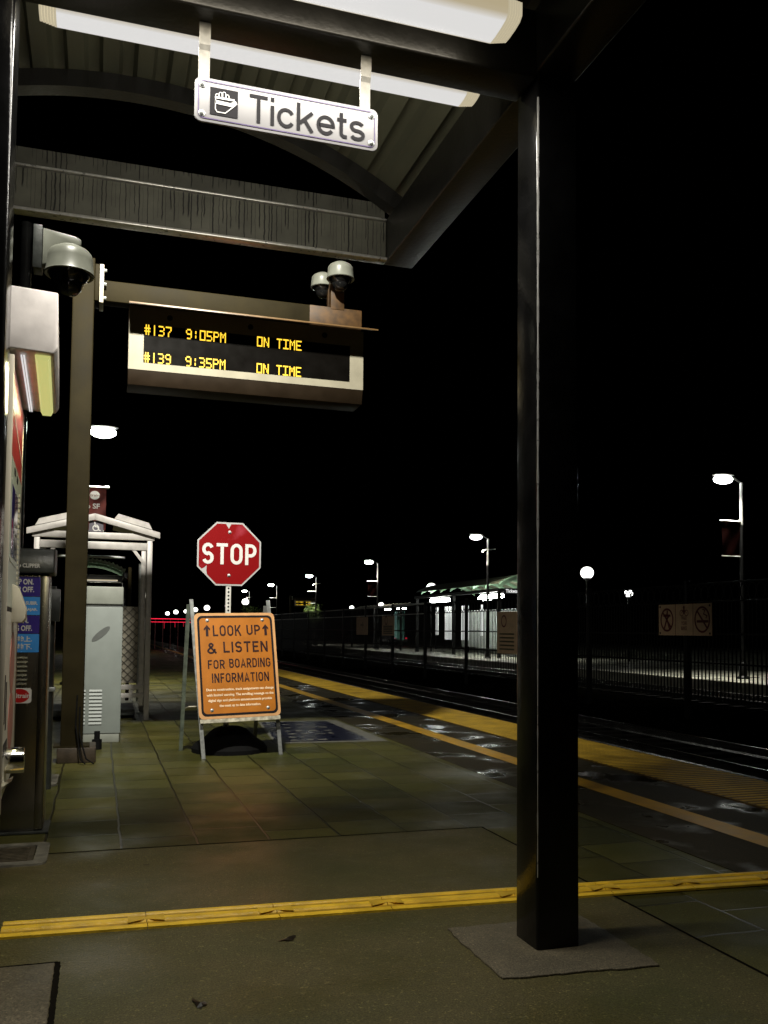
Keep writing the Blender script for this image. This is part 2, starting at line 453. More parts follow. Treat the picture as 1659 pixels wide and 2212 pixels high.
def frame2d(outer, inner, y):
    n = len(outer); mb = MB()
    mb.add([(p[0], y, p[1]) for p in outer]+[(p[0], y, p[1]) for p in inner],
           [(i, (i+1) % n, n+(i+1) % n, n+i) for i in range(n)])
    return mb

def line2d(pts, w, y, closed=False):
    """stroke of width w along 2D points"""
    mb = MB(); n = len(pts)
    for i in range(n if closed else n-1):
        a, b = Vector(pts[i]), Vector(pts[(i+1) % n]); d = (b-a)
        if d.length < 1e-6: continue
        d.normalize(); q = Vector((-d.y, d.x))*w/2; a = a - d*w*0.3; b = b + d*w*0.3
        yy = y - 0.00003*(i % 7)
        mb.add([(a.x-q.x, yy, a.y-q.y), (b.x-q.x, yy, b.y-q.y), (b.x+q.x, yy, b.y+q.y), (a.x+q.x, yy, a.y+q.y)], [(0,1,2,3)])
    return mb

def ring(cx, cz, rx, rz, w, y, n=32):
    return frame2d([(cx+rx*math.cos(2*PI*i/n), cz+rz*math.sin(2*PI*i/n)) for i in range(n)],
                   [(cx+(rx-w)*math.cos(2*PI*i/n), cz+(rz-w)*math.sin(2*PI*i/n)) for i in range(n)], y)

def ribbon(pts, w, y, closed=False):
    """constant-width stroke with mitred joints"""
    P = [Vector(p) for p in pts]; n = len(P); L, R = [], []
    for i in range(n):
        a = P[i-1] if (i > 0 or closed) else None
        c = P[(i+1) % n] if (i < n-1 or closed) else None
        d1 = (P[i]-a).normalized() if a is not None else None
        d2 = (c-P[i]).normalized() if c is not None else None
        d1 = d1 or d2; d2 = d2 or d1
        q1 = Vector((-d1.y, d1.x)); q2 = Vector((-d2.y, d2.x))
        m = (q1+q2)
        m = m.normalized() if m.length > 1e-4 else q1
        k = min(1.8, 1.0/max(0.3, m.dot(q1)))
        L.append(P[i]+m*w/2*k); R.append(P[i]-m*w/2*k)
    mb = MB()
    mb.add([(p.x, y, p.y) for p in L]+[(p.x, y, p.y) for p in R], [(i, (i+1) % n, n+(i+1) % n, n+i) for i in range(n if closed else n-1)])
    return mb

def arc(cx, cz, rx, rz, a0, a1, n=14):
    return [(cx+rx*math.cos(math.radians(a0+(a1-a0)*i/n)), cz+rz*math.sin(math.radians(a0+(a1-a0)*i/n))) for i in range(n+1)]

def spline(pts, k=6):
    out = []; P = [Vector(p) for p in pts]; P = [P[0]*2-P[1]] + P + [P[-1]*2-P[-2]]
    for i in range(1, len(P)-2):
        for j in range(k):
            t = j/k; a, b, c, d = P[i-1:i+3]
            out.append(tuple(0.5*((2*b)+(c-a)*t+(2*a-5*b+4*c-d)*t*t+(3*b-a-3*c+d)*t**3)))
    out.append(tuple(P[-2])); return out

def glyph(ch, t):
    """(width, list of (points, closed)) with capitals 1 high; t = stroke"""
    h = t/2; b, T = h, 1-h
    def box(w): return h, w-h, w/2, (w-t)/2
    if ch == ' ': return 0.42, []
    if ch == 'I': return t, [([(h, 0), (h, 1)], 0)]
    if ch == 'L': l, r, c, x = box(.56); return .56, [([(l, 1), (l, b), (.56, b)], 0)]
    if ch == 'T': l, r, c, x = box(.62); return .62, [([(0, T), (.62, T)], 0), ([(c, 0), (c, T-h)], 0)]
    if ch == 'E': l, r, c, x = box(.56); return .56, [([(.56, T), (l, T), (l, b), (.56, b)], 0), ([(l+h, .52), (.50, .52)], 0)]
    if ch == 'F': l, r, c, x = box(.55); return .55, [([(.55, T), (l, T), (l, 0)], 0), ([(l+h, .52), (.48, .52)], 0)]
    if ch == 'N': l, r, c, x = box(.66); return .66, [([(l, 0), (l, 1)], 0), ([(r, 0), (r, 1)], 0), ([(l+h*.4, 1-h*.6), (r-h*.4, h*.6)], 0)]
    if ch == 'M': l, r, c, x = box(.78); return .78, [([(l, 0), (l, 1)], 0), ([(r, 0), (r, 1)], 0), ([(l+h*.4, 1-h*.8), (c, .22), (r-h*.4, 1-h*.8)], 0)]
    if ch == 'K': l, r, c, x = box(.66); return .66, [([(l, 0), (l, 1)], 0), ([(r+h*.3, 1), (l+h, .42)], 0), ([(.30, .60), (r+h*.5, 0)], 0)]
    if ch == 'A': l, r, c, x = box(.70); return .70, [([(l*.9, 0), (c, 1-h*.7), (r+h*.1, 0)], 0), ([(l+.11, .28), (r-.11, .28)], 0)]
    if ch == 'O': l, r, c, x = box(.66); return .66, [(arc(c, T-x, x, x, 0, 180)+arc(c, b+x, x, x, 180, 360), 1)]
    if ch == 'U': l, r, c, x = box(.64); return .64, [([(l, 1)]+arc(c, b+x, x, x, 180, 360)+[(r, 1)], 0)]
    if ch == 'G': l, r, c, x = box(.66); return .66, [(arc(c, T-x, x, x, 12, 180)+arc(c, b+x, x, x, 180, 360)+[(r, .50), (c+.02, .50)], 0)]
    if ch == 'D': l, r, c, x = box(.64); return .64, [([(l, b), (l, T), (r-.22, T)]+arc(r-.22, T-.22, .22, .22, 80, 0, 6)+arc(r-.22, b+.22, .22, .22, 0, -90, 6), 1)]
    if ch == 'P': l, r, c, x = box(.62); z = (T-.44)/2; return .62, [([(l, 0), (l, T), (r-z, T)]+arc(r-z, .44+z, z, z, 80, -90, 12)+[(l+h, .44)], 0)]
    if ch == 'R': l, r, c, x = box(.64); z = (T-.46)/2; return .64, [([(l, 0), (l, T), (r-z, T)]+arc(r-z, .46+z, z, z, 80, -90, 12)+[(l+h, .46)], 0), ([(c, .46-h*.5), (r+h*.3, 0)], 0)]
    if ch == 'B':
        l, r, c, x = box(.64); z = (T-.52)/2; q = (.52-b)/2
        return .64, [([(l, b), (l, T), (r-z-.02, T)]+arc(r-z-.02, .52+z, z, z, 80, -90, 10)+[(l+h, .52)], 0), ([(r-q-.03, .52)]+arc(r-q, b+q, q, q, 80, -90, 10)+[(l, b)], 0)]
    if ch == 'S': l, r, c, x = box(.62); z = (T-b)/4; return .62, [(arc(c, T-z-.01, x, z+.01, 22, 262, 16)+arc(c, b+z+.01, x, z+.01, 82, -158, 16), 0)]
    if ch == '&': return .76, [(spline([(.74, .04), (.28, .62), (.20, .80), (.34, .93), (.48, .80), (.38, .62), (.14, .40), (.085, .22), (.26, .075), (.50, .14), (.66, .42)]), 0)]
    # rounder, lighter lower case for the hanging sign
    if ch == 'i': return t, [([(h, 0), (h, .71)], 0), ([(h, .855), (h, 1.0)], 0)]
    if ch == 'k': return .60, [([(h, 0), (h, 1)], 0), ([(.55, .71), (h+h*.7, .27)], 0), ([(.25, .45), (.545, 0)], 0)]
    if ch == 'c': x = .25; return .58, [(arc(h+x, .36, x, .36-h, 32, 328, 22), 0)]
    if ch == 'e': x = .265; return .63, [([(h*1.6, .355), (h+2*x, .355)]+arc(h+x, .36, x, .36-h, 6, 325, 24), 0)]
    if ch == 't': return .36, [([(.15, .92), (.15, .18)]+arc(.27, .18, .12, .18-h, 190, 270, 6)+[(.36, h)], 0), ([(0, .66), (.34, .66)], 0)]
    if ch == 's': x = .21; z = (.72-t)/4; return .54, [(arc(.27, .72-h-z, x, z+.004, 25, 258, 14)+arc(.27, h+z, x+.01, z+.004, 80, -155, 14), 0)]
    return .5, []

def stroke_text(body, x0, x1, z0, z1, y, t=0.17, gap=0.17):
    """monoline sign lettering fitted to a rectangle"""
    gl = [glyph(c, t) for c in body]
    tot = sum(g[0] for g in gl)+gap*(len(gl)-1)
    sx, sz = (x1-x0)/tot, z1-z0
    x = 0.0; mb = MB(); k = 0
    for w, strokes in gl:
        for pts, closed in strokes:
            q = ribbon([(x0+(x+p[0])*sx, z0+p[1]*sz) for p in pts], t*(sx*0.5+sz*0.5), y-0.00012*(k % 4), bool(closed)); k += 1
            mb.add(q.v, q.f)
        x += w+gap
    return mb

def bolt(mb, x, y, z, r=0.014):
    """domed bolt head facing -Y"""
    b = MB(); b.lathe([(r*1.35, 0), (r*1.35, 0.003), (r, 0.004), (r*0.9, 0.009), (r*0.45, 0.013), (0.0005, 0.014)], (0, 0, 0), 10)
    b.xform(lambda a, c, h: (x+a, y-h, z+c)); mb.add(b.v, b.f)

# ================================================================== SETTING
g = MB().poly([(-900,-900,-0.9),(900,-900,-0.9),(900,900,-0.9),(-900,900,-0.9)])
struct('ground', g, TERRAIN)
# our platform: slab with a real edge down to the track
struct('platform', MB().box(-9, 6.42, -30, 190, -0.7, 0.0), PAVE)
struct('canopy_floor', MB().prism([(-1.6,-6),(2.83,-6),(2.83,6.42),(-1.6,6.42)], 'z', 0.0005, 0.006), ASPH)
struct('wet_strip', MB().prism([(3.86,-8),(5.46,-8),(5.46,90),(3.86,90)], 'z', 0.0005, 0.004), PUDDLE)
struct('yellow_line', MB().poly([(4.5,-8,0.008),(4.75,-8,0.008),(4.75,90,0.008),(4.5,90,0.008)]), YLINE)
tact = MB().box(5.47, 6.47, -8, 90, -0.08, 0.012)
struct('tactile_edge', tact, M('dirty shaded ochre tactile base', (0.085, 0.048, 0.007), 0.55, var=0.4, vs=3, spec=0.2))  # base darkened for dirt and for painted shade between the ridges
dm = MB()
yy = 3.0
while yy < 40.0:
    for k in range(8):
        x = 5.495 + k*0.119
        dm.add([(x,yy-.026,.0115),(x+.116,yy-.026,.0115),(x+.116,yy+.026,.0115),(x,yy+.026,.0115),
                (x+.006,yy-.020,.0165),(x+.110,yy-.020,.0165),(x+.110,yy+.020,.0165),(x+.006,yy+.020,.0165)],
               [(4,5,6,7),(0,1,5,4),(1,2,6,5),(2,3,7,6),(3,0,4,7)])
    yy += 0.105
struct('tactile_ridges', dm, TACT, clean=False)
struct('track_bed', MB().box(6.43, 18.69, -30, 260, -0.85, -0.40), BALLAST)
slp = MB()
for x in (8.72, 16.6):
    yk = -5.0
    while yk < 120:
        slp.box(x-1.25, x+1.25, yk, yk+0.24, -0.40, -0.35); yk += 0.62
tag(obj('track_sleepers', slp, M('dark sleeper concrete', (0.004, 0.0036, 0.003), 0.8, spec=0.05), clean=False), None, None, kind='structure')
prof = [(-.07,-.35),(.07,-.35),(.07,-.335),(.012,-.315),(.012,-.235),(.036,-.225),(.036,-.205),(.028,-.2),(-.028,-.2),(-.036,-.205),(-.036,-.225),(-.012,-.235),(-.012,-.315),(-.07,-.335)]
for x, lab in ((8.0, 'near rail of the near track, beside the yellow tactile edge'), (9.44, 'second rail of the near track, bright line closer to the black fence'),
               (15.88, 'near rail of the far track, seen through the fence pickets'), (17.32, 'outermost rail, under the edge of the far platform')):
    r = obj('steel_rail', MB().prism([(x+a, b) for a, b in prof], 'y', -30, 260), RAILM, smooth=True)
    tag(r, lab, 'rail', 'steel rails')
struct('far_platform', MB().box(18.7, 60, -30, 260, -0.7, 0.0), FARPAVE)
# concrete pad under the black column, slightly raised with broken edge
pad = [(1.70,4.28),(1.69,4.02),(1.695,3.80),(1.687,3.61),(1.93,3.59),(2.12,3.585),(2.26,3.565),(2.439,3.557),(2.445,3.72),(2.45,3.86),(2.45,4.28),(2.1,4.285)]
_rp = random.Random(11); _q = []
for _a, _b in zip(pad, pad[1:]+pad[:1]):        # crumbled edge
    _n = max(1, int(math.hypot(_b[0]-_a[0], _b[1]-_a[1])/0.035))
    for _i in range(_n):
        _q.append((_a[0]+(_b[0]-_a[0])*_i/_n+_rp.uniform(-.006, .006), _a[1]+(_b[1]-_a[1])*_i/_n+_rp.uniform(-.006, .006)))
pad = _q
struct('column_pad', MB().prism(pad, 'z', 0.001, 0.016), CONC, bevel=0.004)
GAP = M('dirt filled joint', (0.006, 0.005, 0.003), 0.85, var=0.4, vs=30, spec=0.05)
def jag(a, b, w, z, seed, n=60):
    rg = random.Random(seed); mb = MB(); a, b = Vector(a), Vector(b); d = (b-a).normalized(); q = Vector((-d.y, d.x))
    vs = []
    for i in range(n+1):
        c = a.lerp(b, i/n); k = w*rg.uniform(0.8, 1.1)/2; o = q*rg.uniform(-.001, .001)
        vs += [(*(c+o-q*k), z), (*(c+o+q*k), z)]
    return mb.add(vs, [(2*i, 2*i+2, 2*i+3, 2*i+1) for i in range(n)])
struct('floor_joint', jag((-1.6, 6.415), (2.83, 6.415), 0.022, 0.0075, 1), GAP)
struct('floor_joint', jag((2.826, 6.42), (2.826, -4), 0.018, 0.0075, 2, 120), GAP)
struct('lid_gap', jag((-1.1, 4.356), (-0.135, 4.352), 0.022, 0.0075, 3), GAP)
struct('lid_gap', jag((-0.134, 4.356), (-0.134, 3.2), 0.026, 0.0075, 4), GAP)
struct('utility_lid', MB().prism([(-1.1,3.3),(-0.148,3.3),(-0.148,4.34),(-1.1,4.345)], 'z', 0.001, 0.011), CONC, bevel=0.003)

# ================================================================== CANOPY
canopy = thing('station_canopy', 'black steel platform canopy with curved ribbed roof over the ticket machine, nearest the camera', 'canopy', (0, 0, 0))
def column_mb(x0, x1, y0, y1, z1):
    return MB().box(x0, x1, y0, y1, 0.0, z1)
EDGE = M('pale highlight edge steel', (0.75, 0.74, 0.70), 0.3, 0.6, var=0.15, vs=20)  # pale metal with lamp highlights put into its colour
obj('column', column_mb(1.985, 2.208, 3.865, 4.095, 4.24), BLACK, canopy, bevel=0.016, seg=4)
obj('column', column_mb(-0.61, -0.387, 3.865, 4.095, 4.24), BLACK, canopy, bevel=0.016, seg=4)
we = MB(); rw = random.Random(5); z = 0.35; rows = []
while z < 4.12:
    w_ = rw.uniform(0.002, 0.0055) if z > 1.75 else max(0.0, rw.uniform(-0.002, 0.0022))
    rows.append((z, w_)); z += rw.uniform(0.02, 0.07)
for z, w_ in rows:      # ragged pale strip: chipped paint plus a lamp highlight put into the colour
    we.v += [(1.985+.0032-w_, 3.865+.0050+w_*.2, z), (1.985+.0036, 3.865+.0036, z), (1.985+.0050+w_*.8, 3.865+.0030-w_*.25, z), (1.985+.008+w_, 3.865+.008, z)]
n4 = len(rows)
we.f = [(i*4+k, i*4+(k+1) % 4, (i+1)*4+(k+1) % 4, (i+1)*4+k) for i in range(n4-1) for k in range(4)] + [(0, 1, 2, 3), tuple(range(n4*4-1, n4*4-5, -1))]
obj('worn_hilite_edge', we, EDGE, canopy, clean=False)
obj('cross_beam', MB().box(-0.60, 1.979, 3.865, 4.085, 4.205, 4.55), STEELGREY, canopy, bevel=0.012, seg=3)
obj('side_beam', MB().box(1.98, 2.21, 0.8, 6.36, 4.242, 4.57), STEELGREY, canopy, bevel=0.012, seg=3)
obj('side_beam', MB().box(-0.72, -0.605, 0.8, 6.36, 4.242, 4.70), STEELGREY, canopy, bevel=0.008)
eb = MB().box(-0.60, 1.977, 6.30, 6.345, 4.262, 4.545)
obj('end_beam', eb, DRIP, canopy)
obj('end_beam_flange', MB().box(-0.60, 1.977, 6.25, 6.345, 4.236, 4.259), EDGE, canopy, bevel=0.006)  # tube lamp glint along the flanges put into their pale colour
obj('end_beam_flange', MB().box(-0.60, 1.977, 6.275, 6.345, 4.548, 4.562), EDGE, canopy, bevel=0.004)
obj('upper_channel', MB().box(-0.60, 1.977, 6.33, 6.36, 4.565, 4.70), DRIP2, canopy)
def arcz(x, off=0.0):
    R = 3.42 + off
    return 5.13 - 3.42 + math.sqrt(max(0.01, R*R - (x-0.2)**2))
def vault(x0, x1, o0, o1, y0, y1, n=28):
    pts = [(x0+(x1-x0)*i/n, arcz(x0+(x1-x0)*i/n, o0)) for i in range(n+1)]
    pts += [(x1-(x1-x0)*i/n, arcz(x1-(x1-x0)*i/n, o1)) for i in range(n+1)]
    mb = MB(); m = len(pts); k = n+1
    vs = [(p[0], y0, p[1]) for p in pts] + [(p[0], y1, p[1]) for p in pts]
    fs = [(i, (i+1) % m, m+(i+1) % m, m+i) for i in range(m)]
    for b, fl in ((0, 0), (m, 1)):
        for i in range(n):
            q = (b+i, b+i+1, b+m-2-i, b+m-1-i)
            fs.append(q if fl else q[::-1])
    return mb.add(vs, fs)
obj('roof_rib', vault(-0.60, 2.10, 0.0, 0.115, 6.2, 6.32), STEELGREY, canopy, smooth=True)
obj('roof_rib', vault(-0.60, 1.975, 0.0, 0.115, 3.92, 4.03), STEELGREY, canopy, smooth=True)
# corrugated roof sheet following the arc
rp_ = MB(); xs = []
x = -0.72
while x < 2.12:
    for dx, h in ((0, 0.0), (0.10, 0.0), (0.125, 0.055), (0.195, 0.055)):
        xs.append((x+dx, h))
    x += 0.22
for (xa, ha), (xb, hb) in zip(xs, xs[1:]):
    if xb > 2.2: break
    za, zb = arcz(xa, 0.125+ha), arcz(xb, 0.125+hb)
    for (t0, t1) in ((0, 0.006),):
        rp_.add([(xa,0.9,za),(xb,0.9,zb),(xb,6.42,zb),(xa,6.42,za),(xa,0.9,za+.006),(xb,0.9,zb+.006),(xb,6.42,zb+.006),(xa,6.42,za+.006)],
                [(0,3,2,1),(4,5,6,7),(0,1,5,4),(2,3,7,6)])
obj('corrugated_roof', rp_, ROOF, canopy)
obj('side_panel', MB().box(-0.655, -0.61, 0.9, 6.3, 4.70, 5.04), STEELGREY, canopy)

# tube lamps on both sides of the cross beam
def tube_lamp(name, label, loc, x0, x1, y0, y1, z0, z1, side):
    t = thing(name, label, 'lamp', loc)
    L = x1-x0
    hy = (y1-y0)/2
    prf = [(-hy, 0.05), (-hy*0.98, 0.02), (-hy*0.75, 0.005), (-hy*0.3, 0), (hy*0.3, 0), (hy*0.75, 0.005), (hy*0.98, 0.02), (hy, 0.05)]
    obj('diffuser', MB().prism(prf + [(hy, z1-z0-0.02), (-hy, z1-z0-0.02)], 'x', -L/2+0.07, L/2-0.07), LENS, t, smooth=True)
    for s in (-1, 1):
        c = MB()
        for k in range(6):   # ribbed end cap
            a = s*(L/2-0.07+k*0.0125); b_ = s*(L/2-0.07+k*0.0125+0.0105)
            q = 1-0.02*k
            c.prism([(p[0]*q, p[1]+0.002*k) for p in prf] + [(hy*q, z1-z0-0.02), (-hy*q, z1-z0-0.02)], 'x', min(a, b_), max(a, b_))
        obj('end_cap', c, ENDCAP, t)
    obj('housing', MB().box(-L/2+0.02, L/2-0.02, -hy*0.8, hy*0.8, z1-z0-0.018, z1-z0+0.03), STEELGREY, t)
    area('tube_light', t, (0, 0, -0.01), (0, 0, 0), L-0.2, (y1-y0)*0.7, 58 if side else 40, (1, 0.95, 0.86))
    if side:
        area('tube_side_light', t, (0, side*(hy+0.01), 0.05), (-PI/2*side, PI, 0) if side < 0 else (PI/2, 0, 0), L-0.2, 0.07, 14, (1, 0.93, 0.80))
    bs_ = -1 if side else 1
    area('tube_beam_light', t, (0, bs_*(hy+0.006), 0.045), (PI/2*bs_, 0, 0), L-0.2, 0.06, 2.5, (1, 0.9, 0.72))
    return t
lamp_far = tube_lamp('tube_lamp', 'long white tube lamp behind the Tickets sign on far side of the beam', (0.735, 4.175, 4.212), -0.315, 1.785, 4.10, 4.25, 4.212, 4.31, 1)
lamp_near = tube_lamp('tube_lamp', 'white tube lamp on near side of the beam, cut by the photo top', (0.66, 3.60, 4.19), -0.40, 1.72, 3.49, 3.71, 4.19, 4.30, 0)
for t_, lab in ((lamp_far, 0), (lamp_near, 0)): t_['group'] = 'tube lamps under the canopy'

# Tickets sign
TS = thing('tickets_sign', 'white hanging sign reading Tickets with a hand and ticket pictogram', 'sign', (0.775, 3.97, 3.85))
hw, hh = 0.425, 0.101
obj('panel', MB().prism(rrect(-hw, hw, -hh, hh, 0.03), 'y', -0.006, 0.006), M('dulled white sign panel', (0.27, 0.265, 0.268), 0.4, var=0.06), TS, bevel=0.002)
obj('border', frame2d(rrect(-hw+.014, hw-.014, -hh+.014, hh-.014, .025), rrect(-hw+.019, hw-.019, -hh+.019, hh-.019, .02), -0.0085), PURPLE, TS)
obj('lettering', stroke_text('Tickets', -0.182, 0.360, -0.066, 0.064, -0.0085, 0.125, 0.10), INK, TS)
pic = obj('pictogram', MB().poly([(-.358,-.0085,-.063),(-.234,-.0085,-.063),(-.234,-.0085,.062),(-.358,-.0085,.062)]), INK, TS)
hd = MB()
cx = -0.296
for k, (fx, fz) in enumerate(((-.031, .033), (-.016, .042), (0.0, .046), (.015, .036))):
    fing = [(cx+fx-.0065, .016)] + [(cx+fx+.0065*math.cos(a), fz-.006+.0065*math.sin(a)) for a in [PI-PI*i/8 for i in range(9)]] + [(cx+fx+.0065, .016)]
    s_ = line2d(fing, .0032, -0.0105); hd.add(s_.v, s_.f)
for pts, w in (([(cx-.038, .016), (cx+.044, .016)], .009), ([(cx-.036, -.005), (cx+.030, -.008), (cx+.051, .004)], .016),
               ([(cx-.038, .012), (cx-.038, -.038), (cx-.030, -.05), (cx+.006, -.05), (cx+.05, -.006)], .004)):
    s_ = line2d(pts, w, -0.0115); hd.add(s_.v, s_.f)
obj('hand_symbol', hd, TEXTW, pic)
for bx in (-0.393, 0.393):
    for bz in (-0.066, 0.066):
        bb = MB(); bolt(bb, bx, -0.0065, bz, 0.011); obj('bolt', bb, GALV, TS, smooth=True)
for sx in (-0.385, 0.365):
    st = MB()
    zs = [(hh-0.06, 0.011), (0.235, 0.011), (0.255, 0.0), (0.30, -0.004), (0.354, -0.004)]
    for (za, ya), (zb, yb) in zip(zs, zs[1:]):
        st.beam((sx, ya, za), (sx, yb, zb+.001), 0.004, 0.05, (1, 0, 0))
    obj('hanger_strap', st, M('dull zinc strap', (0.26, 0.25, 0.22), 0.5, 0.3, var=0.25, vs=25), TS)

# ================================================================== TICKET MACHINE (local x out of its face, y along it)
TM = thing('ticket_machine', 'tall ticket vending machine with red header and lit hood, seen edge-on at left', 'ticket machine', (-0.425, 4.6, 0.0), math.radians(2.0))
obj('cabinet', MB().box(-0.75, -0.012, 0, 1.3, 0.62, 2.80), STAINLESS, TM, bevel=0.006)
obj('pedestal', MB().box(-0.70, -0.10, 0.1, 1.2, 0.0, 0.618), STAINLESS, TM, bevel=0.006)
hood = obj('hood', MB().prism([(-0.02, 2.83), (0.185, 2.82), (0.205, 2.85), (0.20, 3.125), (-0.02, 3.135)], 'y', -0.01, 1.3), M('scuffed white metal', (0.70, 0.66, 0.63), 0.4, var=0.14, vs=9, bump=0.05, bs=30), TM, bevel=0.008, seg=3)
obj('hood_lamp', MB().prism([(0.10, 2.819), (0.112, 2.795), (0.16, 2.795), (0.172, 2.819)], 'y', 0.03, 1.26), HOODGLOW, TM, smooth=False)
area('hood_light', TM, (0.136, 0.65, 2.785), (0, 0, 0), 0.04, 1.15, 5, (1.0, 0.95, 0.55))
dots = MB()
for k in range(58):
    for q in range(2):
        y = 0.05+k*0.021; dots.box(0.035+q*0.012, 0.042+q*0.012, y, y+0.012, 2.812, 2.8185)
obj('light_dots', dots, WHITEDOT, TM, clean=False)['label'] = 'row of tiny white light dots under the hood'
obj('edge_trim', MB().box(-0.012, 0.012, -0.012, 0.022, 0.62, 2.80), CREAM, TM, bevel=0.004)
obj('edge_trim', MB().box(-0.012, 0.006, 1.285, 1.31, 0.62, 2.80), STAINLESS, TM, bevel=0.003)
obj('header_panel', MB().box(-0.011, 0.002, 0.024, 1.283, 2.36, 2.80), HEADRED, TM)
obj('header_stripe', MB().prism([(0.03, 2.60), (1.28, 2.47), (1.28, 2.485), (0.03, 2.615)], 'x', 0.002, 0.004), TEXTW, TM)
up = obj('screen_panel', MB().box(-0.011, 0.003, 0.024, 1.283, 1.60, 2.355), GREYPANEL, TM)
obj('screen', MB().box(0.003, 0.007, 0.28, 0.86, 1.86, 2.22), SCREEN, up, bevel=0.002)
obj('screen_frame', MB().prism(rrect(0.25, 0.89, 1.83, 2.25, 0.02), 'x', 0.003, 0.0055), GREYPANEL, up)
kp = MB()
for k in range(22):
    kp.box(0.003, 0.009, 1.0, 1.03, 1.62+k*0.03, 1.638+k*0.03)
obj('button_column', kp, CREAM, up)
for k, (ya, za) in enumerate(((1.08, 2.18), (1.08, 2.08), (0.45, 2.30), (0.70, 2.295))):
    obj('slot', MB().box(0.003, 0.006, ya, ya+0.12, za, za+0.03), INK, up)
lp = obj('printed_panel', MB().box(-0.011, 0.003, 0.024, 1.283, 0.66, 1.575), CREAMPANEL, TM)
obj('dark_band', MB().box(-0.011, 0.0, 0.024, 1.283, 1.576, 1.599), INK, TM)
for (yc, zc, ry, rz) in ((0.80, 1.30, 0.22, 0.17), (0.80, 0.98, 0.24, 0.16)):
    obj('red_oval', MB().prism([(yc+ry*math.cos(2*PI*i/28), zc+rz*math.sin(2*PI*i/28)) for i in range(28)], 'x', 0.003, 0.005), M('pale red print', (0.40, 0.13, 0.10), 0.4), lp)
for (ya, yb, za, zb) in ((0.16, 0.24, 1.02, 1.26), (0.30, 0.36, 0.98, 1.22), (0.10, 0.5, 0.86, 0.92), (0.62, 1.1, 0.72, 0.78)):
    obj('dark_print', MB().box(0.003, 0.0048, ya, yb, za, zb), INK, lp)
bk = MB().prism([(0.0, 1.73), (0.03, 1.715), (0.072, 1.60), (0.072, 1.545), (0.055, 1.52), (0.0, 1.52)], 'y', 0.62, 0.82)
obj('card_reader', bk, CREAM, TM, bevel=0.006)
obj('coin_cup', MB().cyl((-0.05, 0.42, 0.815), (0.095, 0.42, 0.815), 0.066, n=28), CHROME, TM, bevel=0.004)
obj('coin_tray', MB().prism([(0.0, 0.70), (0.045, 0.735), (0.048, 0.745), (0.0, 0.715)], 'y', 0.20, 0.36), CHROME, TM)

# ================================================================== CARD READER STAND
CS = thing('card_reader_stand', 'stainless steel fare card stand with blue instruction stickers behind the ticket machine', 'card reader', (-0.50, 7.10, 0))
obj('body', MB().box(-0.20, 0.150, 0, 0.32, 0.02, 1.885), STAINLESS, CS, bevel=0.012, seg=3)
obj('edge_strip', MB().box(0.090, 0.148, -0.012, -0.001, 0.03, 1.875), STAINLESS, CS, bevel=0.004)
obj('base_plate', MB().box(-0.24, 0.19, -0.04, 0.36, 0.004, 0.02), DARKPLAS, CS, bevel=0.003)
hdp = obj('reader_head', MB().prism([(-0.055, 1.89), (0.33, 1.89), (0.33, 2.10), (0.0, 2.075), (-0.05, 1.995)], 'x', -0.21, 0.185), DARKPLAS, CS, bevel=0.015, seg=3)
obj('reader_lettering', text('CLIPPER', -0.035, 0.085, 1.930, 1.960, -0.0585, 0.03), TEXTW, hdp)
obj('brand_mark', MB().prism([(-0.075, 1.935), (-0.055, 1.925), (-0.045, 1.945), (-0.06, 1.96)], 'y', -0.058, -0.0555), TEXTW, hdp)
def sticker(z0, z1, mat, lines, tx=0.055, x1=0.14, h=0.030):
    s = obj('sticker', MB().prism(rrect(-0.19, x1-0.052, z0, z1, 0.004), 'y', -0.0045, -0.0008), mat, CS)
    for (body, za, w, xe) in lines:
        obj('sticker_lettering', text(body, xe-w, xe, za, za+h, -0.0065, 0.03), TEXTW, s)
sticker(1.722, 1.868, NAVY, [('TAP ON.', 1.808, 0.155, 0.040), ('TAP OFF.', 1.752, 0.165, 0.045)], h=0.041)
sticker(1.585, 1.718, SKYB, [('TOCAR AL SUBIR.', 1.660, 0.235, 0.072), ('TOCAR AL BAJAR.', 1.610, 0.235, 0.072)], h=0.026)
sticker(1.450, 1.581, NAVY, [('TAG IN.', 1.525, 0.14, 0.012), ('TAG OFF.', 1.468, 0.165, 0.038)], h=0.041)
sticker(1.312, 1.446, SKYB, [('拍上.', 1.388, 0.10, 0.040), ('拍下.', 1.332, 0.10, 0.040)], h=0.044)
vt = MB()
for k in range(7):
    vt.prism([(-0.006, 0), (-0.002, 0.012), (-0.0005, 0.02), (-0.0005, 0)], 'x', -0.15, 0.014)
    for i in range(len(vt.v)-8, len(vt.v)): vt.v[i] = (vt.v[i][0], vt.v[i][1], vt.v[i][2]+1.075+k*0.032)
obj('vent_louvres', vt, CHROME, CS)
lg = obj('logo_sticker', MB().prism(rrect(-0.12, 0.048, 0.942, 1.052, 0.02), 'y', -0.004, -0.0008), TEXTW, CS)
obj('logo_disc', MB().prism([(-0.035+0.068*math.cos(2*PI*i/32), 0.997+0.050*math.sin(2*PI*i/32)) for i in range(32)], 'y', -0.006, -0.004), LOGORED, lg)
obj('logo_lettering', text('Caltrain', -0.108, 0.036, 0.980, 1.016, -0.0075, 0.015), TEXTW, lg)

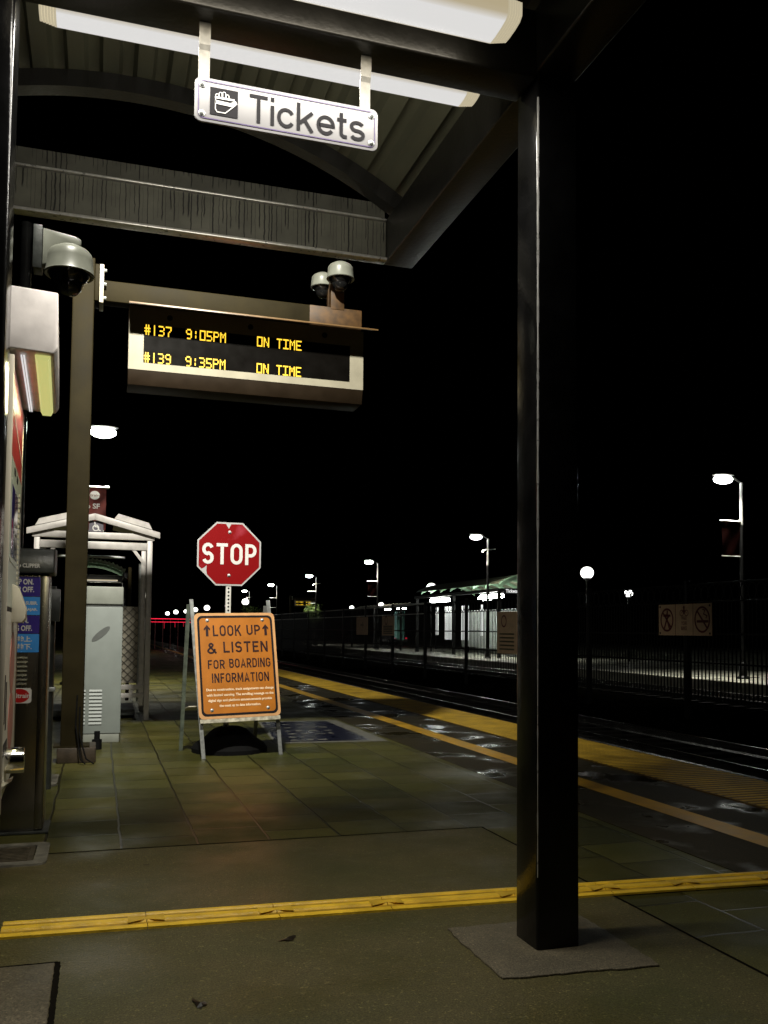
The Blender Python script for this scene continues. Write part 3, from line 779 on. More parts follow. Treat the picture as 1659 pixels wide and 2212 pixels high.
# conduit pipes behind the stand
cp = thing('conduit_pipe', 'dark conduit pipe with junction box rising behind the fare card stand', 'pipe', (-0.43, 9.0, 0))
obj('pipe', MB().cyl((0, 0, 0), (0, 0, 1.88), 0.05, n=14), DARKPLAS, cp, smooth=True)
obj('junction_box', MB().box(-0.09, 0.09, -0.11, -0.05, 1.55, 1.85), DARKPLAS, cp, bevel=0.006)
obj('pipe_clamp', MB().box(-0.065, 0.065, -0.056, 0.056, 0.9, 0.94), GALV, cp, bevel=0.004)

# floor boxes beside machine
for (x0, x1, y0, y1, lab) in ((-0.95, -0.275, 6.12, 6.72, 'larger square floor box cover with pale concrete collar beside the fare card stand base'),
                              (-0.62, -0.335, 9.1, 9.75, 'small floor box with pale rounded collar in the shade behind the fare card stand')):
    fb = thing('floor_box', lab, 'floor box', ((x0+x1)/2, (y0+y1)/2, 0), 0, 'floor boxes by the machines')
    a, b_ = (x1-x0)/2, (y1-y0)/2
    o_, i_ = rrect(-a, a, -b_, b_, 0.07), rrect(-a+.08, a-.08, -b_+.08, b_-.08, 0.03)
    m_ = MB(); n = len(o_)
    for z in (0.001, 0.02): m_.add([(*p, z) for p in o_]+[(*p, z) for p in i_], [(i, (i+1) % n, n+(i+1) % n, n+i) for i in range(n)])
    m_.add([(*p, .001) for p in o_]+[(*p, .02) for p in o_], [(i, (i+1) % n, n+(i+1) % n, n+i) for i in range(n)])
    m_.add([(*p, .001) for p in i_]+[(*p, .02) for p in i_], [(i, (i+1) % n, n+(i+1) % n, n+i) for i in range(n)])
    obj('collar', m_, M('pale concrete collar', (0.15, 0.14, 0.11), 0.6, var=0.4, vs=12), fb)
    cv = MB().prism([(p[0]*.97, p[1]*.97) for p in i_], 'z', 0.002, 0.013)
    for k in range(9): cv.box(-a+.12, a-.12, -b_+.12+k*(2*b_-.24)/9, -b_+.14+k*(2*b_-.24)/9, 0.013, 0.018)
    obj('cover', cv, M('rusty cover plate', (0.09, 0.075, 0.05), 0.5, 0.3, var=0.4, vs=15), fb)

# ================================================================== DISPLAY POST, BOARD, CAMERAS
DP = thing('display_post', 'tall olive steel post with long arm carrying the departure board', 'post', (-0.25, 10.72, 0))
obj('footing', MB().box(-0.15, 0.26, -0.13, 0.38, 0.0, 0.17), M('stained concrete footing', (0.035, 0.024, 0.014), 0.5, var=0.4, vs=8, bump=0.3), DP, bevel=0.012)
obj('post', MB().box(-0.117, 0.117, -0.117, 0.117, 0.17, 5.70), OLIVE, DP, bevel=0.012, seg=3)
obj('base_plate', MB().box(-0.19, 0.19, -0.12, 0.20, 0.171, 0.19), OLIVE, DP)
obj('flange', MB().box(0.12, 0.165, -0.15, 0.15, 5.20, 5.62), OLIVE, DP, bevel=0.004)
obj('flange', MB().box(0.17, 0.215, -0.16, 0.16, 5.18, 5.62), CREAM, DP, bevel=0.004)
for z in (5.24, 5.40, 5.56):
    obj('flange_bolt', MB().cyl((0.21, -0.13, z), (0.245, -0.13, z), 0.02, n=8), GALV, DP)
obj('arm', MB().box(0.216, 3.28, -0.09, 0.09, 5.225, 5.465), OLIVE, DP, bevel=0.01, seg=3)
obj('arm_end_stain', MB().box(2.62, 3.285, -0.0935, 0.0935, 5.222, 5.468), RUSTY, DP, bevel=0.01)
LD = thing('departure_board', 'hanging departure board with amber text listing 9:05PM and 9:35PM trains on time', 'departure board', (0.25, 10.50, 4.26))
# body as a bent steel case: face, sides, sloping underside
obj('case', MB().prism([(0.0, 0.17), (0.035, 0.0), (0.42, 0.0), (0.42, 0.94), (0.0, 0.90)], 'x', 0.0, 2.77), M('brown painted case', (0.016, 0.010, 0.005), 0.5, var=0.15, spec=0.15), LD, bevel=0.006)
fr = MB()
o_ = [(0.0, 0.17), (2.77, 0.17), (2.77, 0.90), (0.0, 0.90)]; i_ = [(0.165, 0.255), (2.60, 0.255), (2.60, 0.70), (0.165, 0.70)]
for k in range(4):
    q = (k+1) % 4
    fr.add([(o_[k][0], -0.004, o_[k][1]), (o_[q][0], -0.004, o_[q][1]), (i_[q][0], -0.004, i_[q][1]), (i_[k][0], -0.004, i_[k][1]),
            (i_[q][0], 0.02, i_[q][1]), (i_[k][0], 0.02, i_[k][1])], [(0,1,2,3), (3,2,4,5)])
obj('face_frame', fr, M('cream board frame', (0.28, 0.255, 0.19), 0.5, var=0.1, vs=5, spec=0.2), LD)
obj('screen', MB().poly([(0.165,-0.002,0.255),(2.60,-0.002,0.255),(2.60,-0.002,0.70),(0.165,-0.002,0.70)]), M('black display glass', (0.003, 0.0025, 0.002), 0.3, spec=0.08), LD)
visor = MB().prism([(0.02, 0.945), (-0.30, 0.845), (-0.305, 0.825), (-0.30, 0.833), (0.02, 0.93)], 'x', -0.01, 2.87)
obj('visor', visor, M('tan visor steel', (0.13, 0.075, 0.03), 0.4, var=0.15), LD, bevel=0.002)
for kx in (0.45, 1.38, 2.28): obj('lock_disc', MB().cyl((kx, -0.004, 0.80), (kx, -0.014, 0.80), 0.032, n=14), INK, LD)
FONT = {'#': '01010 01010 11111 01010 11111 01010 01010', '1': '00100 00100 00100 00100 00100 00100 00100', '3': '11110 00001 00001 01110 00001 00001 11110',
        '7': '11111 00001 00001 00010 00100 00100 00100', '9': '01110 10001 10001 01111 00001 00001 01110', ':': '00000 00100 00100 00000 00100 00100 00000',
        '0': '11111 10001 10001 10001 10001 10001 11111', '5': '11111 10000 10000 11110 00001 00001 11110', 'P': '11110 10001 10001 11110 10000 10000 10000',
        'M': '10001 11011 10101 10101 10001 10001 10001', 'O': '11111 10001 10001 10001 10001 10001 11111', 'N': '10001 11001 11001 10101 10011 10011 10001',
        'T': '11111 00100 00100 00100 00100 00100 00100', 'I': '11111 00100 00100 00100 00100 00100 11111', 'E': '11111 10000 10000 11110 10000 10000 11111'}
def led_line(txts, zc):
    mb = MB()
    for s, x0 in txts:
        for ci, ch in enumerate(s):
            if ch == ' ': continue
            for r, row in enumerate(FONT[ch].split()):
                for c, bit in enumerate(row):
                    if bit == '1':
                        x = x0 + ci*0.0785 + c*0.0132; z = zc + 0.052 - r*0.0172
                        mb.box(x, x+0.0126, -0.006, -0.003, z-0.0075, z+0.0075)
    return mb
for zc, l in ((0.638, [('#137', 0.17), ('9:05PM', 0.635), ('ON TIME', 1.46)]), (0.318, [('#139', 0.17), ('9:35PM', 0.635), ('ON TIME', 1.46)])):
    obj('amber_text', led_line(l, zc), LED, LD, clean=False)

def dome_camera(name, label, loc, r, arm, group, rot=0):
    t = thing(name, label, 'camera', loc, rot, group)
    obj('housing', MB().lathe([(0.0005, .62*r), (.45*r, .60*r), (.80*r, .40*r), (.92*r, .25*r), (.95*r, 0), (1.0*r, -.55*r), (1.04*r, -.62*r), (1.0*r, -.66*r), (.9*r, -.63*r)], n=36), WHITEPLAS, t, smooth=True)
    obj('dome', MB().lathe([(.88*r, -.60*r), (.80*r, -.78*r), (.60*r, -.98*r), (.60*r, -1.02*r), (.50*r, -1.30*r), (.30*r, -1.48*r), (0.0005, -1.55*r)], n=32), GLASSBLK, t, smooth=True)
    return t
dc = dome_camera('dome_camera', 'largest white dome camera on a wedge bracket above the ticket machine hood', (-0.292, 7.6, 4.46), 0.188, None, 'dome cameras')
obj('bracket_arm', MB().prism([(-0.205, 0.22), (-0.205, -0.08), (-0.15, -0.06), (-0.05, 0.085), (0.04, 0.105), (0.085, 0.11), (0.085, 0.16), (0.04, 0.18)], 'y', -0.06, 0.06), WHITEPLAS, dc, bevel=0.008)
obj('mount_pole', MB().cyl((-0.33, 0, -4.46), (-0.33, 0, 0.26), 0.045, n=12), BLACK, dc, smooth=True)
obj('wall_plate', MB().box(-0.275, -0.207, -0.085, 0.085, -0.12, 0.23), DARKPLAS, dc, bevel=0.004)
d2 = dome_camera('dome_camera', 'small white dome camera facing front on the arm end', (2.72, 10.50, 5.88), 0.165, None, 'dome cameras')
obj('stalk', MB().box(-0.085, 0.085, 0.12, 0.25, -0.44, 0.08), RUSTY, d2, bevel=0.008)
d3 = dome_camera('dome_camera', 'small white dome camera tucked behind the other one on the arm end', (2.60, 10.92, 5.90), 0.15, None, 'dome cameras')
obj('stalk', MB().box(0.05, 0.19, -0.10, -0.02, -0.39, 0.05), RUSTY, d3, bevel=0.008)

# cable bundle at the post foot
cb = MB()
for k, (dx, h) in enumerate(((0.0, 0.75), (0.03, 0.62))):
    pts = [Vector((-0.20+dx, 10.585+0.01*k, h)), Vector((-0.21+dx*1.4, 10.57, h*0.55)), Vector((-0.18+dx, 10.53, 0.25)), Vector((-0.15+dx*2, 10.48, 0.06)), Vector((-0.1+dx*3, 10.42, 0.014))]
    for a, b_ in zip(pts, pts[1:]): cb.cyl(a, b_, 0.008, n=8)
tag(obj('cable_bundle', cb, RUBBER, smooth=True), 'black cables hanging down the foot of the olive post', 'cable')

# ================================================================== GREY CABINET
GC = thing('equipment_cabinet', 'grey green metal cabinet with vent louvres and dark leaf emblem beside the olive post', 'cabinet', (0.07, 12.4, 0))
obj('plinth', MB().box(-0.225, 0.225, 0.01, 0.45, 0, 0.115), CABCAP, GC, bevel=0.006)
obj('body', MB().box(-0.238, 0.238, 0, 0.46, 0.117, 1.765), CABGREY, GC, bevel=0.008, seg=3)
obj('cap', MB().box(-0.235, 0.24, -0.005, 0.465, 1.80, 2.035), CABCAP, GC, bevel=0.014, seg=3)
obj('cap_gap', MB().box(-0.225, 0.225, 0.02, 0.45, 1.764, 1.801), SHADEGREY, GC)
lv = MB()
for k in range(10):
    z = 0.24+k*0.047
    lv.prism([(-0.012, z), (-0.001, z+0.026), (-0.001, z)], 'x', -0.16, 0.0)
    lv.prism([(-0.012, z), (-0.001, z+0.026), (-0.001, z)], 'x', -0.236, -0.205)
obj('vent_louvres', lv, CABGREY, GC)
em = MB(); pts = []
for i in range(25):
    t = -PI/2 + PI*i/24; pts.append((0.145*math.sin(t), 0.038*math.cos(t)**1.0))
for i in range(25):
    t = PI/2 - PI*i/24; pts.append((0.145*math.sin(t), -0.045*math.cos(t)))
ca, sa = math.cos(0.72), math.sin(0.72)
out = []
for p in pts:
    q = (p[0]*ca-p[1]*sa-0.035, p[0]*sa+p[1]*ca+1.415)
    if not out or (abs(q[0]-out[-1][0])+abs(q[1]-out[-1][1])) > 1e-4: out.append(q)
obj('leaf_emblem', MB().prism(out[:-1], 'y', -0.004, -0.0005), SHADEGREY, GC)
tag(obj('bollard_cap', MB().cyl((0.02, 11.75, 0), (0.02, 11.75, 0.12), 0.06, n=10).cyl((0.02, 11.75, 0.12), (0.02, 11.75, 0.22), 0.035, n=10), RUBBER), 'short black stub on the ground in front of the grey cabinet', 'stub')

# ================================================================== LIFT ENCLOSURE
LB = thing('lift_enclosure', 'pale aluminium wheelchair lift shelter with gabled roof and mesh gate', 'shelter', (-0.09, 15.2, 0))
def post(x, y, z1, w=0.085): return MB().box(x-w/2, x+w/2, y, y+w, 0, z1)
for (px_, py_) in ((0.865, 0), (-0.865, 0), (0.865, 1.7), (-0.865, 1.7)):
    obj('post', post(px_, py_, 2.92), ALU, LB, bevel=0.006)
for px_ in (0.77,):
    obj('inner_post', MB().box(px_-0.035, px_+0.04, 0.02, 0.09, 0.24, 2.82), ALU, LB, bevel=0.005)
obj('header_beam', MB().box(-0.82, 0.82, 0.0, 0.07, 2.76, 2.88), ALU, LB, bevel=0.006)
obj('header_beam', MB().box(-0.94, 0.94, -0.01, 0.08, 2.925, 3.03), ALU, LB, bevel=0.006)
obj('side_beam', MB().box(0.84, 0.90, 0.09, 1.7, 2.78, 2.90), ALU, LB)
obj('side_beam', MB().box(-0.90, -0.84, 0.09, 1.7, 2.78, 2.90), ALU, LB)
for s in (-1, 1):
    obj('rafter', MB().prism([(0, 3.22), (s*1.02, 2.955), (s*1.02, 3.055), (0, 3.325)], 'y', -0.08, -0.02), ALU, LB, bevel=0.006)
    obj('roof_sheet', MB().prism([(s*0.30, 3.262), (s*0.90, 3.105), (s*0.84, 3.215), (s*0.36, 3.345)], 'y', 0.0, 1.85) if s > 0 else MB().prism([(-0.30, 3.262), (-0.90, 3.105), (-0.84, 3.215), (-0.36, 3.345)], 'y', 0.0, 1.85), ALU, LB)
for s in (-1, 1):
    obj('corner_brace', MB().beam((s*0.80, 0.03, 2.52), (s*0.60, 0.03, 2.78), 0.05, 0.03, (0, 1, 0)), ALU, LB)
obj('corner_brace', MB().beam((0.79, 0.03, 0.62), (0.60, 0.03, 0.45), 0.05, 0.03, (0, 1, 0)), ALU, LB)
obj('bottom_rail', MB().box(0.20, 0.82, 0.0, 0.06, 0.50, 0.58), ALU, LB, bevel=0.005)
obj('bottom_rail', MB().box(0.20, 0.82, 0.0, 0.06, 0.37, 0.44), ALU, LB, bevel=0.005)
ms = MB()
for k in range(-6, 12):
    for s in (1, -1):
        # diagonal strands clipped to the panel
        x0, z0 = 0.42, 0.60+k*0.125
        x1, z1 = 0.71, z0 + s*0.29
        if s == -1: z0 += 0.29; z1 = z0-0.29
        a, b_ = Vector((x0, 0.06, z0)), Vector((x1, 0.06, z1))
        lo, hi = 0.0, 1.0
        for t_lim, up_ in ((0.60, 0), (1.84, 1)):
            pass
        def zat(t): return a.z+(b_.z-a.z)*t
        ts = [t/40 for t in range(41) if 0.60 <= zat(t/40) <= 1.84]
        if len(ts) > 3: ms.beam(a.lerp(b_, ts[0]), a.lerp(b_, ts[-1]), 0.008, 0.008)
gp = obj('mesh_gate', MB().box(0.42, 0.71, 0.075, 0.085, 0.60, 1.84), M('beige gate sheet', (0.30, 0.27, 0.21), 0.6, var=0.3, vs=9), LB)
obj('gate_lattice', ms, M('dark lattice', (0.05, 0.045, 0.035), 0.5), gp)
obj('gate_post', MB().cyl((0.735, 0.13, 0.3), (0.735, 0.13, 2.55), 0.032, n=12), GALV, LB, smooth=True)
obj('gate_post', MB().cyl((0.57, 0.35, 0.3), (0.57, 0.35, 2.5), 0.03, n=12), OLIVE, LB, smooth=True)
lw = obj('access_sign', MB().box(-0.09, 0.13, -0.018, -0.011, 3.032, 3.21), M('purple grey sign', (0.08, 0.07, 0.09), 0.5, var=0.2), LB)
wc = ring(0.015, 3.095, 0.052, 0.052, 0.015, -0.021, 24)
for pts, w in (([(0.0, 3.175), (0.004, 3.115), (0.045, 3.112), (0.065, 3.06), (0.085, 3.055)], 0.017), ([(0.003, 3.145), (0.04, 3.14)], 0.013)):
    s_ = line2d(pts, w, -0.0225); wc.add(s_.v, s_.f)
s_ = ring(-0.003, 3.187, 0.014, 0.014, 0.0135, -0.0215, 12); wc.add(s_.v, s_.f)
obj('wheelchair_symbol', wc, TEXTW, lw)
obj('lift_rail', MB().cyl((-0.6, 0.9, 2.86), (0.55, 0.9, 2.86), 0.03).cyl((-0.6, 0.9, 2.70), (0.5, 0.9, 2.70), 0.025), GALV, LB, smooth=True)
obj('lift_platform', MB().box(-0.7, 0.7, 0.3, 1.6, 0.06, 0.16), DARKPLAS, LB, bevel=0.01)

# ================================================================== A-FRAME SIGN
u = Vector((0.977, 0.120, 0.023)).normalized()
v = Vector((-0.085, 0.25, 1.226)); v = (v - u*v.dot(u)).normalized()
nrm = v.cross(u)      # points backward from the face
AF = bpy.data.objects.new('orange_sign', None); COL.objects.link(AF)
tag(AF, 'orange LOOK UP AND LISTEN boarding notice on a folding steel stand', 'sign')
AF.matrix_world = Matrix(((u.x, nrm.x, v.x, 1.133), (u.y, nrm.y, v.y, 10.60), (u.z, nrm.z, v.z, 0.448), (0, 0, 0, 1)))
PWd, PHt = 0.984, 1.254
y0 = -0.004
obj('panel', MB().prism(rrect(0, PWd, 0, PHt, 0.055), 'y', -0.003, 0.004), PEACH, AF)
obj('field', MB().poly([(p[0], y0, p[1]) for p in rrect(0.045, PWd-0.045, 0.045, PHt-0.045, 0.05)]), ORANGE, AF)
obj('border', frame2d(rrect(0.032, PWd-.032, 0.032, PHt-.032, .06), rrect(0.058, PWd-.058, 0.058, PHt-.058, .045), y0-0.002), INK, AF)
PALE = M('pale small print', (0.85, 0.62, 0.40), 0.45)
MARK = M('maroon black ink', (0.020, 0.003, 0.004), 0.45)
T = lambda b, x0, x1, z0, z1, bd=0.02, mat=MARK: obj('lettering', text(b, x0, x1, z0, z1, y0-0.003, bd) if mat is PALE else stroke_text(b, x0, x1, z0, z1, y0-0.003, 0.155), mat, AF)
T('LOOK', 0.215, 0.555, 0.975, 1.105); T('UP', 0.625, 0.795, 0.985, 1.105)
T('&', 0.135, 0.245, 0.765, 0.895); T('LISTEN', 0.330, 0.875, 0.775, 0.905)
T('FOR', 0.135, 0.335, 0.585, 0.69); T('BOARDING', 0.390, 0.895, 0.59, 0.70)
T('INFORMATION', 0.175, 0.865, 0.42, 0.53, 0.022)
for k, (b, xa, xb) in enumerate((('Due to construction, track assignments can change', 0.10, 0.915), ('with limited warning. The scrolling message on the', 0.10, 0.91),
                                 ('digital sign and platform announcements provide', 0.115, 0.885), ('the most up to date information.', 0.245, 0.745))):
    T(b, xa, xb, 0.314-k*0.063, 0.354-k*0.063, 0.045, PALE)
for cx in (0.145, 0.862):
    ar = MB().poly([(cx-.016,y0-.003,.975),(cx+.016,y0-.003,.975),(cx+.016,y0-.003,1.06),(cx-.016,y0-.003,1.06)])
    ar.poly([(cx,y0-.003,1.112),(cx-.038,y0-.003,1.065),(cx-.036,y0-.003,1.045),(cx-.016,y0-.003,1.062),(cx+.016,y0-.003,1.062),(cx+.036,y0-.003,1.045),(cx+.038,y0-.003,1.065)])
    obj('arrow', ar, MARK, AF)
for bx, bz in ((0.155, 1.165), (0.83, 1.165), (0.155, 0.10), (0.83, 0.10)):
    bb = MB(); bolt(bb, bx, y0-0.001, bz, 0.015); obj('bolt', bb, GALV, AF, smooth=True)
obj('torn_edge', MB().box(0.01, PWd-0.01, -0.001, 0.006, -0.045, 0.002), M('peeling white backing', (0.42, 0.39, 0.30), 0.6, var=0.6, vs=14), AF)
legm = M('grey angle steel', (0.30, 0.31, 0.30), 0.45, 0.5, var=0.25, vs=20)
inv = AF.matrix_world.inverted()
def wleg(p, q, w=0.045, h=0.02):
    a, b_ = inv @ Vector(p), inv @ Vector(q)
    return MB().beam(a, b_, w, h, (0, 1, 0))
obj('leg', wleg((1.19, 10.59, 0.0), (1.045, 10.915, 1.84)), legm, AF)
obj('leg', wleg((2.118, 10.75, 0.0), (1.985, 11.03, 1.85)), legm, AF)
obj('leg', wleg((1.0, 11.38, 0.0), (1.02, 10.95, 1.78)), M('green grey angle steel', (0.16, 0.19, 0.15), 0.45, 0.4, var=0.3, vs=14), AF)
obj('leg', wleg((1.93, 11.55, 0.0), (1.96, 11.06, 1.78)), legm, AF)
obj('back_panel', wleg((1.03, 11.30, 0.52), (1.90, 11.45, 0.52), 0.012, 0.36), CREAM, AF)

# ================================================================== STOP SIGN
SS = thing('stop_sign', 'red octagonal STOP sign with worn upper left on a perforated post', 'sign', (1.525, 11.2, 0))
R8 = 0.392/math.cos(PI/8)
oc = lambda r, dz=2.42: [(r*math.cos(PI/8+PI/4*k), dz+r*math.sin(PI/8+PI/4*k)) for k in range(8)]
obj('plate', MB().prism(oc(R8), 'y', -0.004, 0.0), WHITE, SS)
# the red face, with a chip bitten out at lower left and one at the top
face = oc(R8-0.021)
chip = [face[0], face[1], (0.02, face[1][1]), (-0.012, face[1][1]-0.06), (-0.035, face[1][1]-0.02), (-0.045, face[1][1])]
fl = face[4]; fb_ = face[5]
chip += [face[2], face[3], fl, (fl[0]+0.035, fl[1]-0.035), (fl[0]+0.055, fl[1]-0.028), (fl[0]+0.10, fl[1]+0.008), (fl[0]+0.095, fl[1]-0.06), (fl[0]+0.105, fl[1]-0.105), fb_, face[6], face[7]]
obj('red_face', MB().poly([(p[0], -0.0055, p[1]) for p in chip]), RED, SS)
obj('lettering', stroke_text('STOP', -0.330, 0.335, 2.290, 2.552, -0.0075, 0.165, 0.16), TEXTW, SS)
for z in (2.69, 2.155):
    bb = MB(); bolt(bb, 0.0, -0.0055, z, 0.015); obj('bolt', bb, GALV, SS, smooth=True)
pm = MB().box(-0.032, 0.032, 0.004, 0.06, 0.05, 2.74)
psh = obj('post', pm, M('white post paint', (0.55, 0.54, 0.50), 0.45, var=0.12), SS, bevel=0.006)
hl = MB()
for k in range(57): hl.cyl((0, 0.0035, 0.13+k*0.0455), (0, 0.002, 0.13+k*0.0455), 0.0125, n=10)
obj('post_holes', hl, INK, psh)
obj('rubber_base', MB().lathe([(0.0005, 0.30), (0.12, 0.30), (0.2, 0.27), (0.30, 0.18), (0.42, 0.10), (0.46, 0.05), (0.46, 0.0)], (0.05, 0.03, 0.0), 28), RUBBER, SS, smooth=True)

# ================================================================== GROUND GRAPHIC, YELLOW GUIDE STRIP
GG = thing('ground_graphic', 'dark blue and white graphic stuck on the paving behind the orange sign', 'floor decal', (2.24, 11.75, 0.004))
def sheet(pts, z): return MB().poly([(p[0], p[1], z) for p in pts])
obj('white_border', sheet([(0, 0), (1.54, -0.06), (1.55, 2.85), (0.25, 2.80)], 0.0), MATWHITE, GG)
obj('blue_field', sheet([(0.05, 0.13), (1.33, 0.09), (1.35, 2.70), (0.28, 2.68)], 0.003), MATBLUE, GG)
wt = MB(); rnd = random.Random(3)
for r, yy in enumerate((0.22, 0.55, 0.92, 1.3, 1.75, 2.2)):
    x = 0.12+0.1*r*0.3
    while x < (0.72 if r < 2 else 1.0):
        w_ = rnd.uniform(0.05, 0.16); q = rnd.uniform(0.05, 0.15)
        wt.poly([(x, yy, .006), (x+w_, yy-.01, .006), (x+w_*.9, yy+q, .006), (x+.01, yy+q*.8, .006)])
        x += w_+rnd.uniform(0.03, 0.09)
obj('white_print', wt, MATWHITE, GG)

GROOVE = M('darker yellow groove', (0.40, 0.235, 0.014), 0.5, var=0.4, vs=9)  # darker strips in the grooves set off the ribs
GS = thing('guide_strip', 'ribbed yellow guidance strip running across the floor past the column', 'guide strip', (0, 0, 0.006))
def gx(x): return 4.863 - 0.052*(x+0.42) - 0.004*(x-1.5)**2*0.5
segs = [-0.42, 0.27, 0.93, 1.53, 2.27, 2.83, 3.35, 3.95, 4.49]
for k, (xa, xb) in enumerate(zip(segs, segs[1:])):
    mb = MB(); xa += 0.004; n = 6
    prf_ = [(-.122, 0), (-.122, .012), (-.085, .016), (-.078, .008), (-.03, .008), (-.022, .018), (.022, .018), (.03, .008), (.078, .008), (.085, .016), (.122, .012), (.122, 0)]
    vs = []; L_ = len(prf_)
    for i in range(n+1):
        x = xa+(xb-xa)*i/n
        for p in prf_: vs.append((x, gx(x)+p[0], p[1]))
    fs = [(i*L_+j, i*L_+(j+1) % L_, (i+1)*L_+(j+1) % L_, (i+1)*L_+j) for i in range(n) for j in range(L_)]
    fs += [tuple(range(L_)), tuple(range(n*L_+L_-1, n*L_-1, -1))]
    mb.add(vs, fs)
    obj('strip_segment', mb, YSTRIP, GS)
    for oy in (-0.054, 0.054):
        gm = MB(); xs_ = [xa+(xb-xa)*i/6 for i in range(7)]
        gm.add([(x, gx(x)+oy+e, 0.0095) for x in xs_ for e in (-.02, .02)], [(2*i, 2*i+2, 2*i+3, 2*i+1) for i in range(6)])
        obj('groove', gm, GROOVE, GS)
JOINT = M('ochre joint plate', (0.62, 0.39, 0.025), 0.5, var=0.3)
for xb in segs[1:-1]:
    c = gx(xb); bt = MB()
    bt.add([(xb-.09, c-.055, .0185), (xb-.09, c+.055, .0185), (xb, c+.018, .0195), (xb+.09, c+.055, .0185), (xb+.09, c-.055, .0185), (xb, c-.018, .0195)], [(0,5,2,1), (5,4,3,2)])
    obj('joint_cover', bt, JOINT, GS)

# fallen leaves on the wet floor
for k, (x, y, r, lab) in enumerate(((0.91, 4.36, 0.4, 'dark wet leaf lying on the floor between the guide strip and column pad'), (0.42, 3.72, 1.9, 'dark wet leaf near the bottom edge of the floor'))):
    lf = MB(); pts = []
    for i in range(12):
        t = 2*PI*i/12; rr = 0.035*(1+0.35*math.sin(3*t+k)); pts.append((rr*1.3*math.cos(t), rr*0.6*math.sin(t), 0.003+0.004*math.sin(2*t)))
    lf.poly(pts)
    o = tag(obj('leaf', lf, M('wet dark leaf', (0.012, 0.008, 0.004), 0.35), loc=(x, y, 0.008)), lab, 'leaf', 'fallen leaves'); o.rotation_euler = (0, 0, r)

# ================================================================== PLATFORM LAMP POSTS
def lamp_post(label, loc, s, banner=True, deco=False, watts=300.0, z=6.72, thin=1.0):
    t = thing('lamp_post', label, 'lamp post', loc, 0, 'lamp posts along the platforms')
    obj('pole', MB().cyl((0, 0, 0), (0, 0, 5.1), 0.085*thin, 0.063*thin, n=14), FENCEM, t, smooth=True)
    obj('upper_pole', MB().cyl((0, 0, 5.1), (0, 0, z-0.1), 0.063*thin, 0.055*thin, n=14), M_UPOLE, t, smooth=True)  # pale top over black lower pole: lamplight put into the colours
    obj('base', MB().lathe([(0.2, 0), (0.2, 0.05), (0.14, 0.10), (0.12, 0.5), (0.085, 0.55)], n=16), FENCEM, t, smooth=True)
    obj('head_arm', MB().cyl((0, 0, z-0.12), (s*0.30, 0, z+0.05), 0.03, n=10), M_POLE, t, smooth=True)
    hd_ = MB().ball((s*0.72, 0, z+0.11), 0.40, 1.0, 0.55, 0.14, 20, 8)
    h_ = obj('head', hd_, M_POLE, t, smooth=True)
    obj('lens', MB().ball((s*0.72, 0, z-0.03), 0.34, 1.0, 0.7, 0.42, 20, 8), LAMPGLOW, h_, smooth=True)
    if banner:
        b_ = obj('banner_rod', MB().cyl((s*0.05, 0, 5.22), (s*0.86, 0, 5.22), 0.022, n=10), RAILTOP, t, smooth=True)
        obj('rod_tip', MB().ball((s*0.10 if s < 0 else s*0.86, 0, 5.22), 0.045, 1.6, 1, 1, 10, 6), RAILTOP, b_, smooth=True)
        obj('banner_rod', MB().cyl((s*0.05, 0, 4.05), (s*0.80, 0, 4.05), 0.018, n=10), RAILTOP, t, smooth=True)
    if deco:
        d_ = MB().cyl((-0.25, 0, 5.93), (0.45, 0, 6.02), 0.03, n=8).cyl((-0.25, 0, 5.93), (-0.33, 0, 5.80), 0.05, n=8).cyl((0, 0, 5.98), (0, 0, 6.12), 0.05, n=8)
        obj('camera_bracket', d_, RAILTOP, t)
    area('lamp_light', t, (s*0.72, 0, z-0.19), (0, 0, 0), 0.4, 0.4, watts, (1.0, 0.97, 0.84), 'DISK', math.radians(105))
    return t

FM = thing('added_flood_mast', 'added tall dark mast, unseen behind the canopy side panel, with a floodlight aimed down the platform', 'added light mast', (-0.80, 5.4, 0))  # unseen mast added to brighten the signs, board and lift shelter
obj('pole', MB().cyl((0, 0, 0), (0, 0, 9.0), 0.07, 0.05, n=14), M_POLE, FM, smooth=True)
fh = obj('floodlight', MB().prism([(-0.10, 0.05), (0.12, -0.16), (0.26, -0.02), (0.04, 0.19)], 'x', 0.62, 1.18).xform(lambda x, y, z: (x, y, z+9.05)), M_POLE, FM, bevel=0.01)
obj('cross_arm', MB().cyl((0, 0, 8.97), (0.9, 0.03, 9.02), 0.035, n=10), M_POLE, FM, smooth=True)
area('added_flood_light', FM, (0.9, 0.24, 8.93), (math.radians(50), 0, math.radians(-6)), 0.5, 0.3, 400.0, (1.0, 0.97, 0.86), 'RECTANGLE', math.radians(80))
LPN = lamp_post('near platform lamp post behind the olive display post, with maroon banner', (-0.72, 25.0, 0), 1, True, False, 330.0)
labs = ['nearest far platform lamp post, at right of the black column, bright tall arm', 'far platform lamp post over the green roofed shelter with camera bracket',
        'far platform lamp post standing left of the far shelter', 'lamp post above the amber far display', 'lamp post right of the STOP sign, second most distant', 'most distant lamp post beside the STOP sign post']
for k in range(6):
    lamp_post(labs[k], (20.35, 24.95+20.55*k, 0), -1, k in (0, 2, 3, 4), k in (1, 3, 5), 280.0 if k < 4 else 120.0, 6.62+0.04*k)
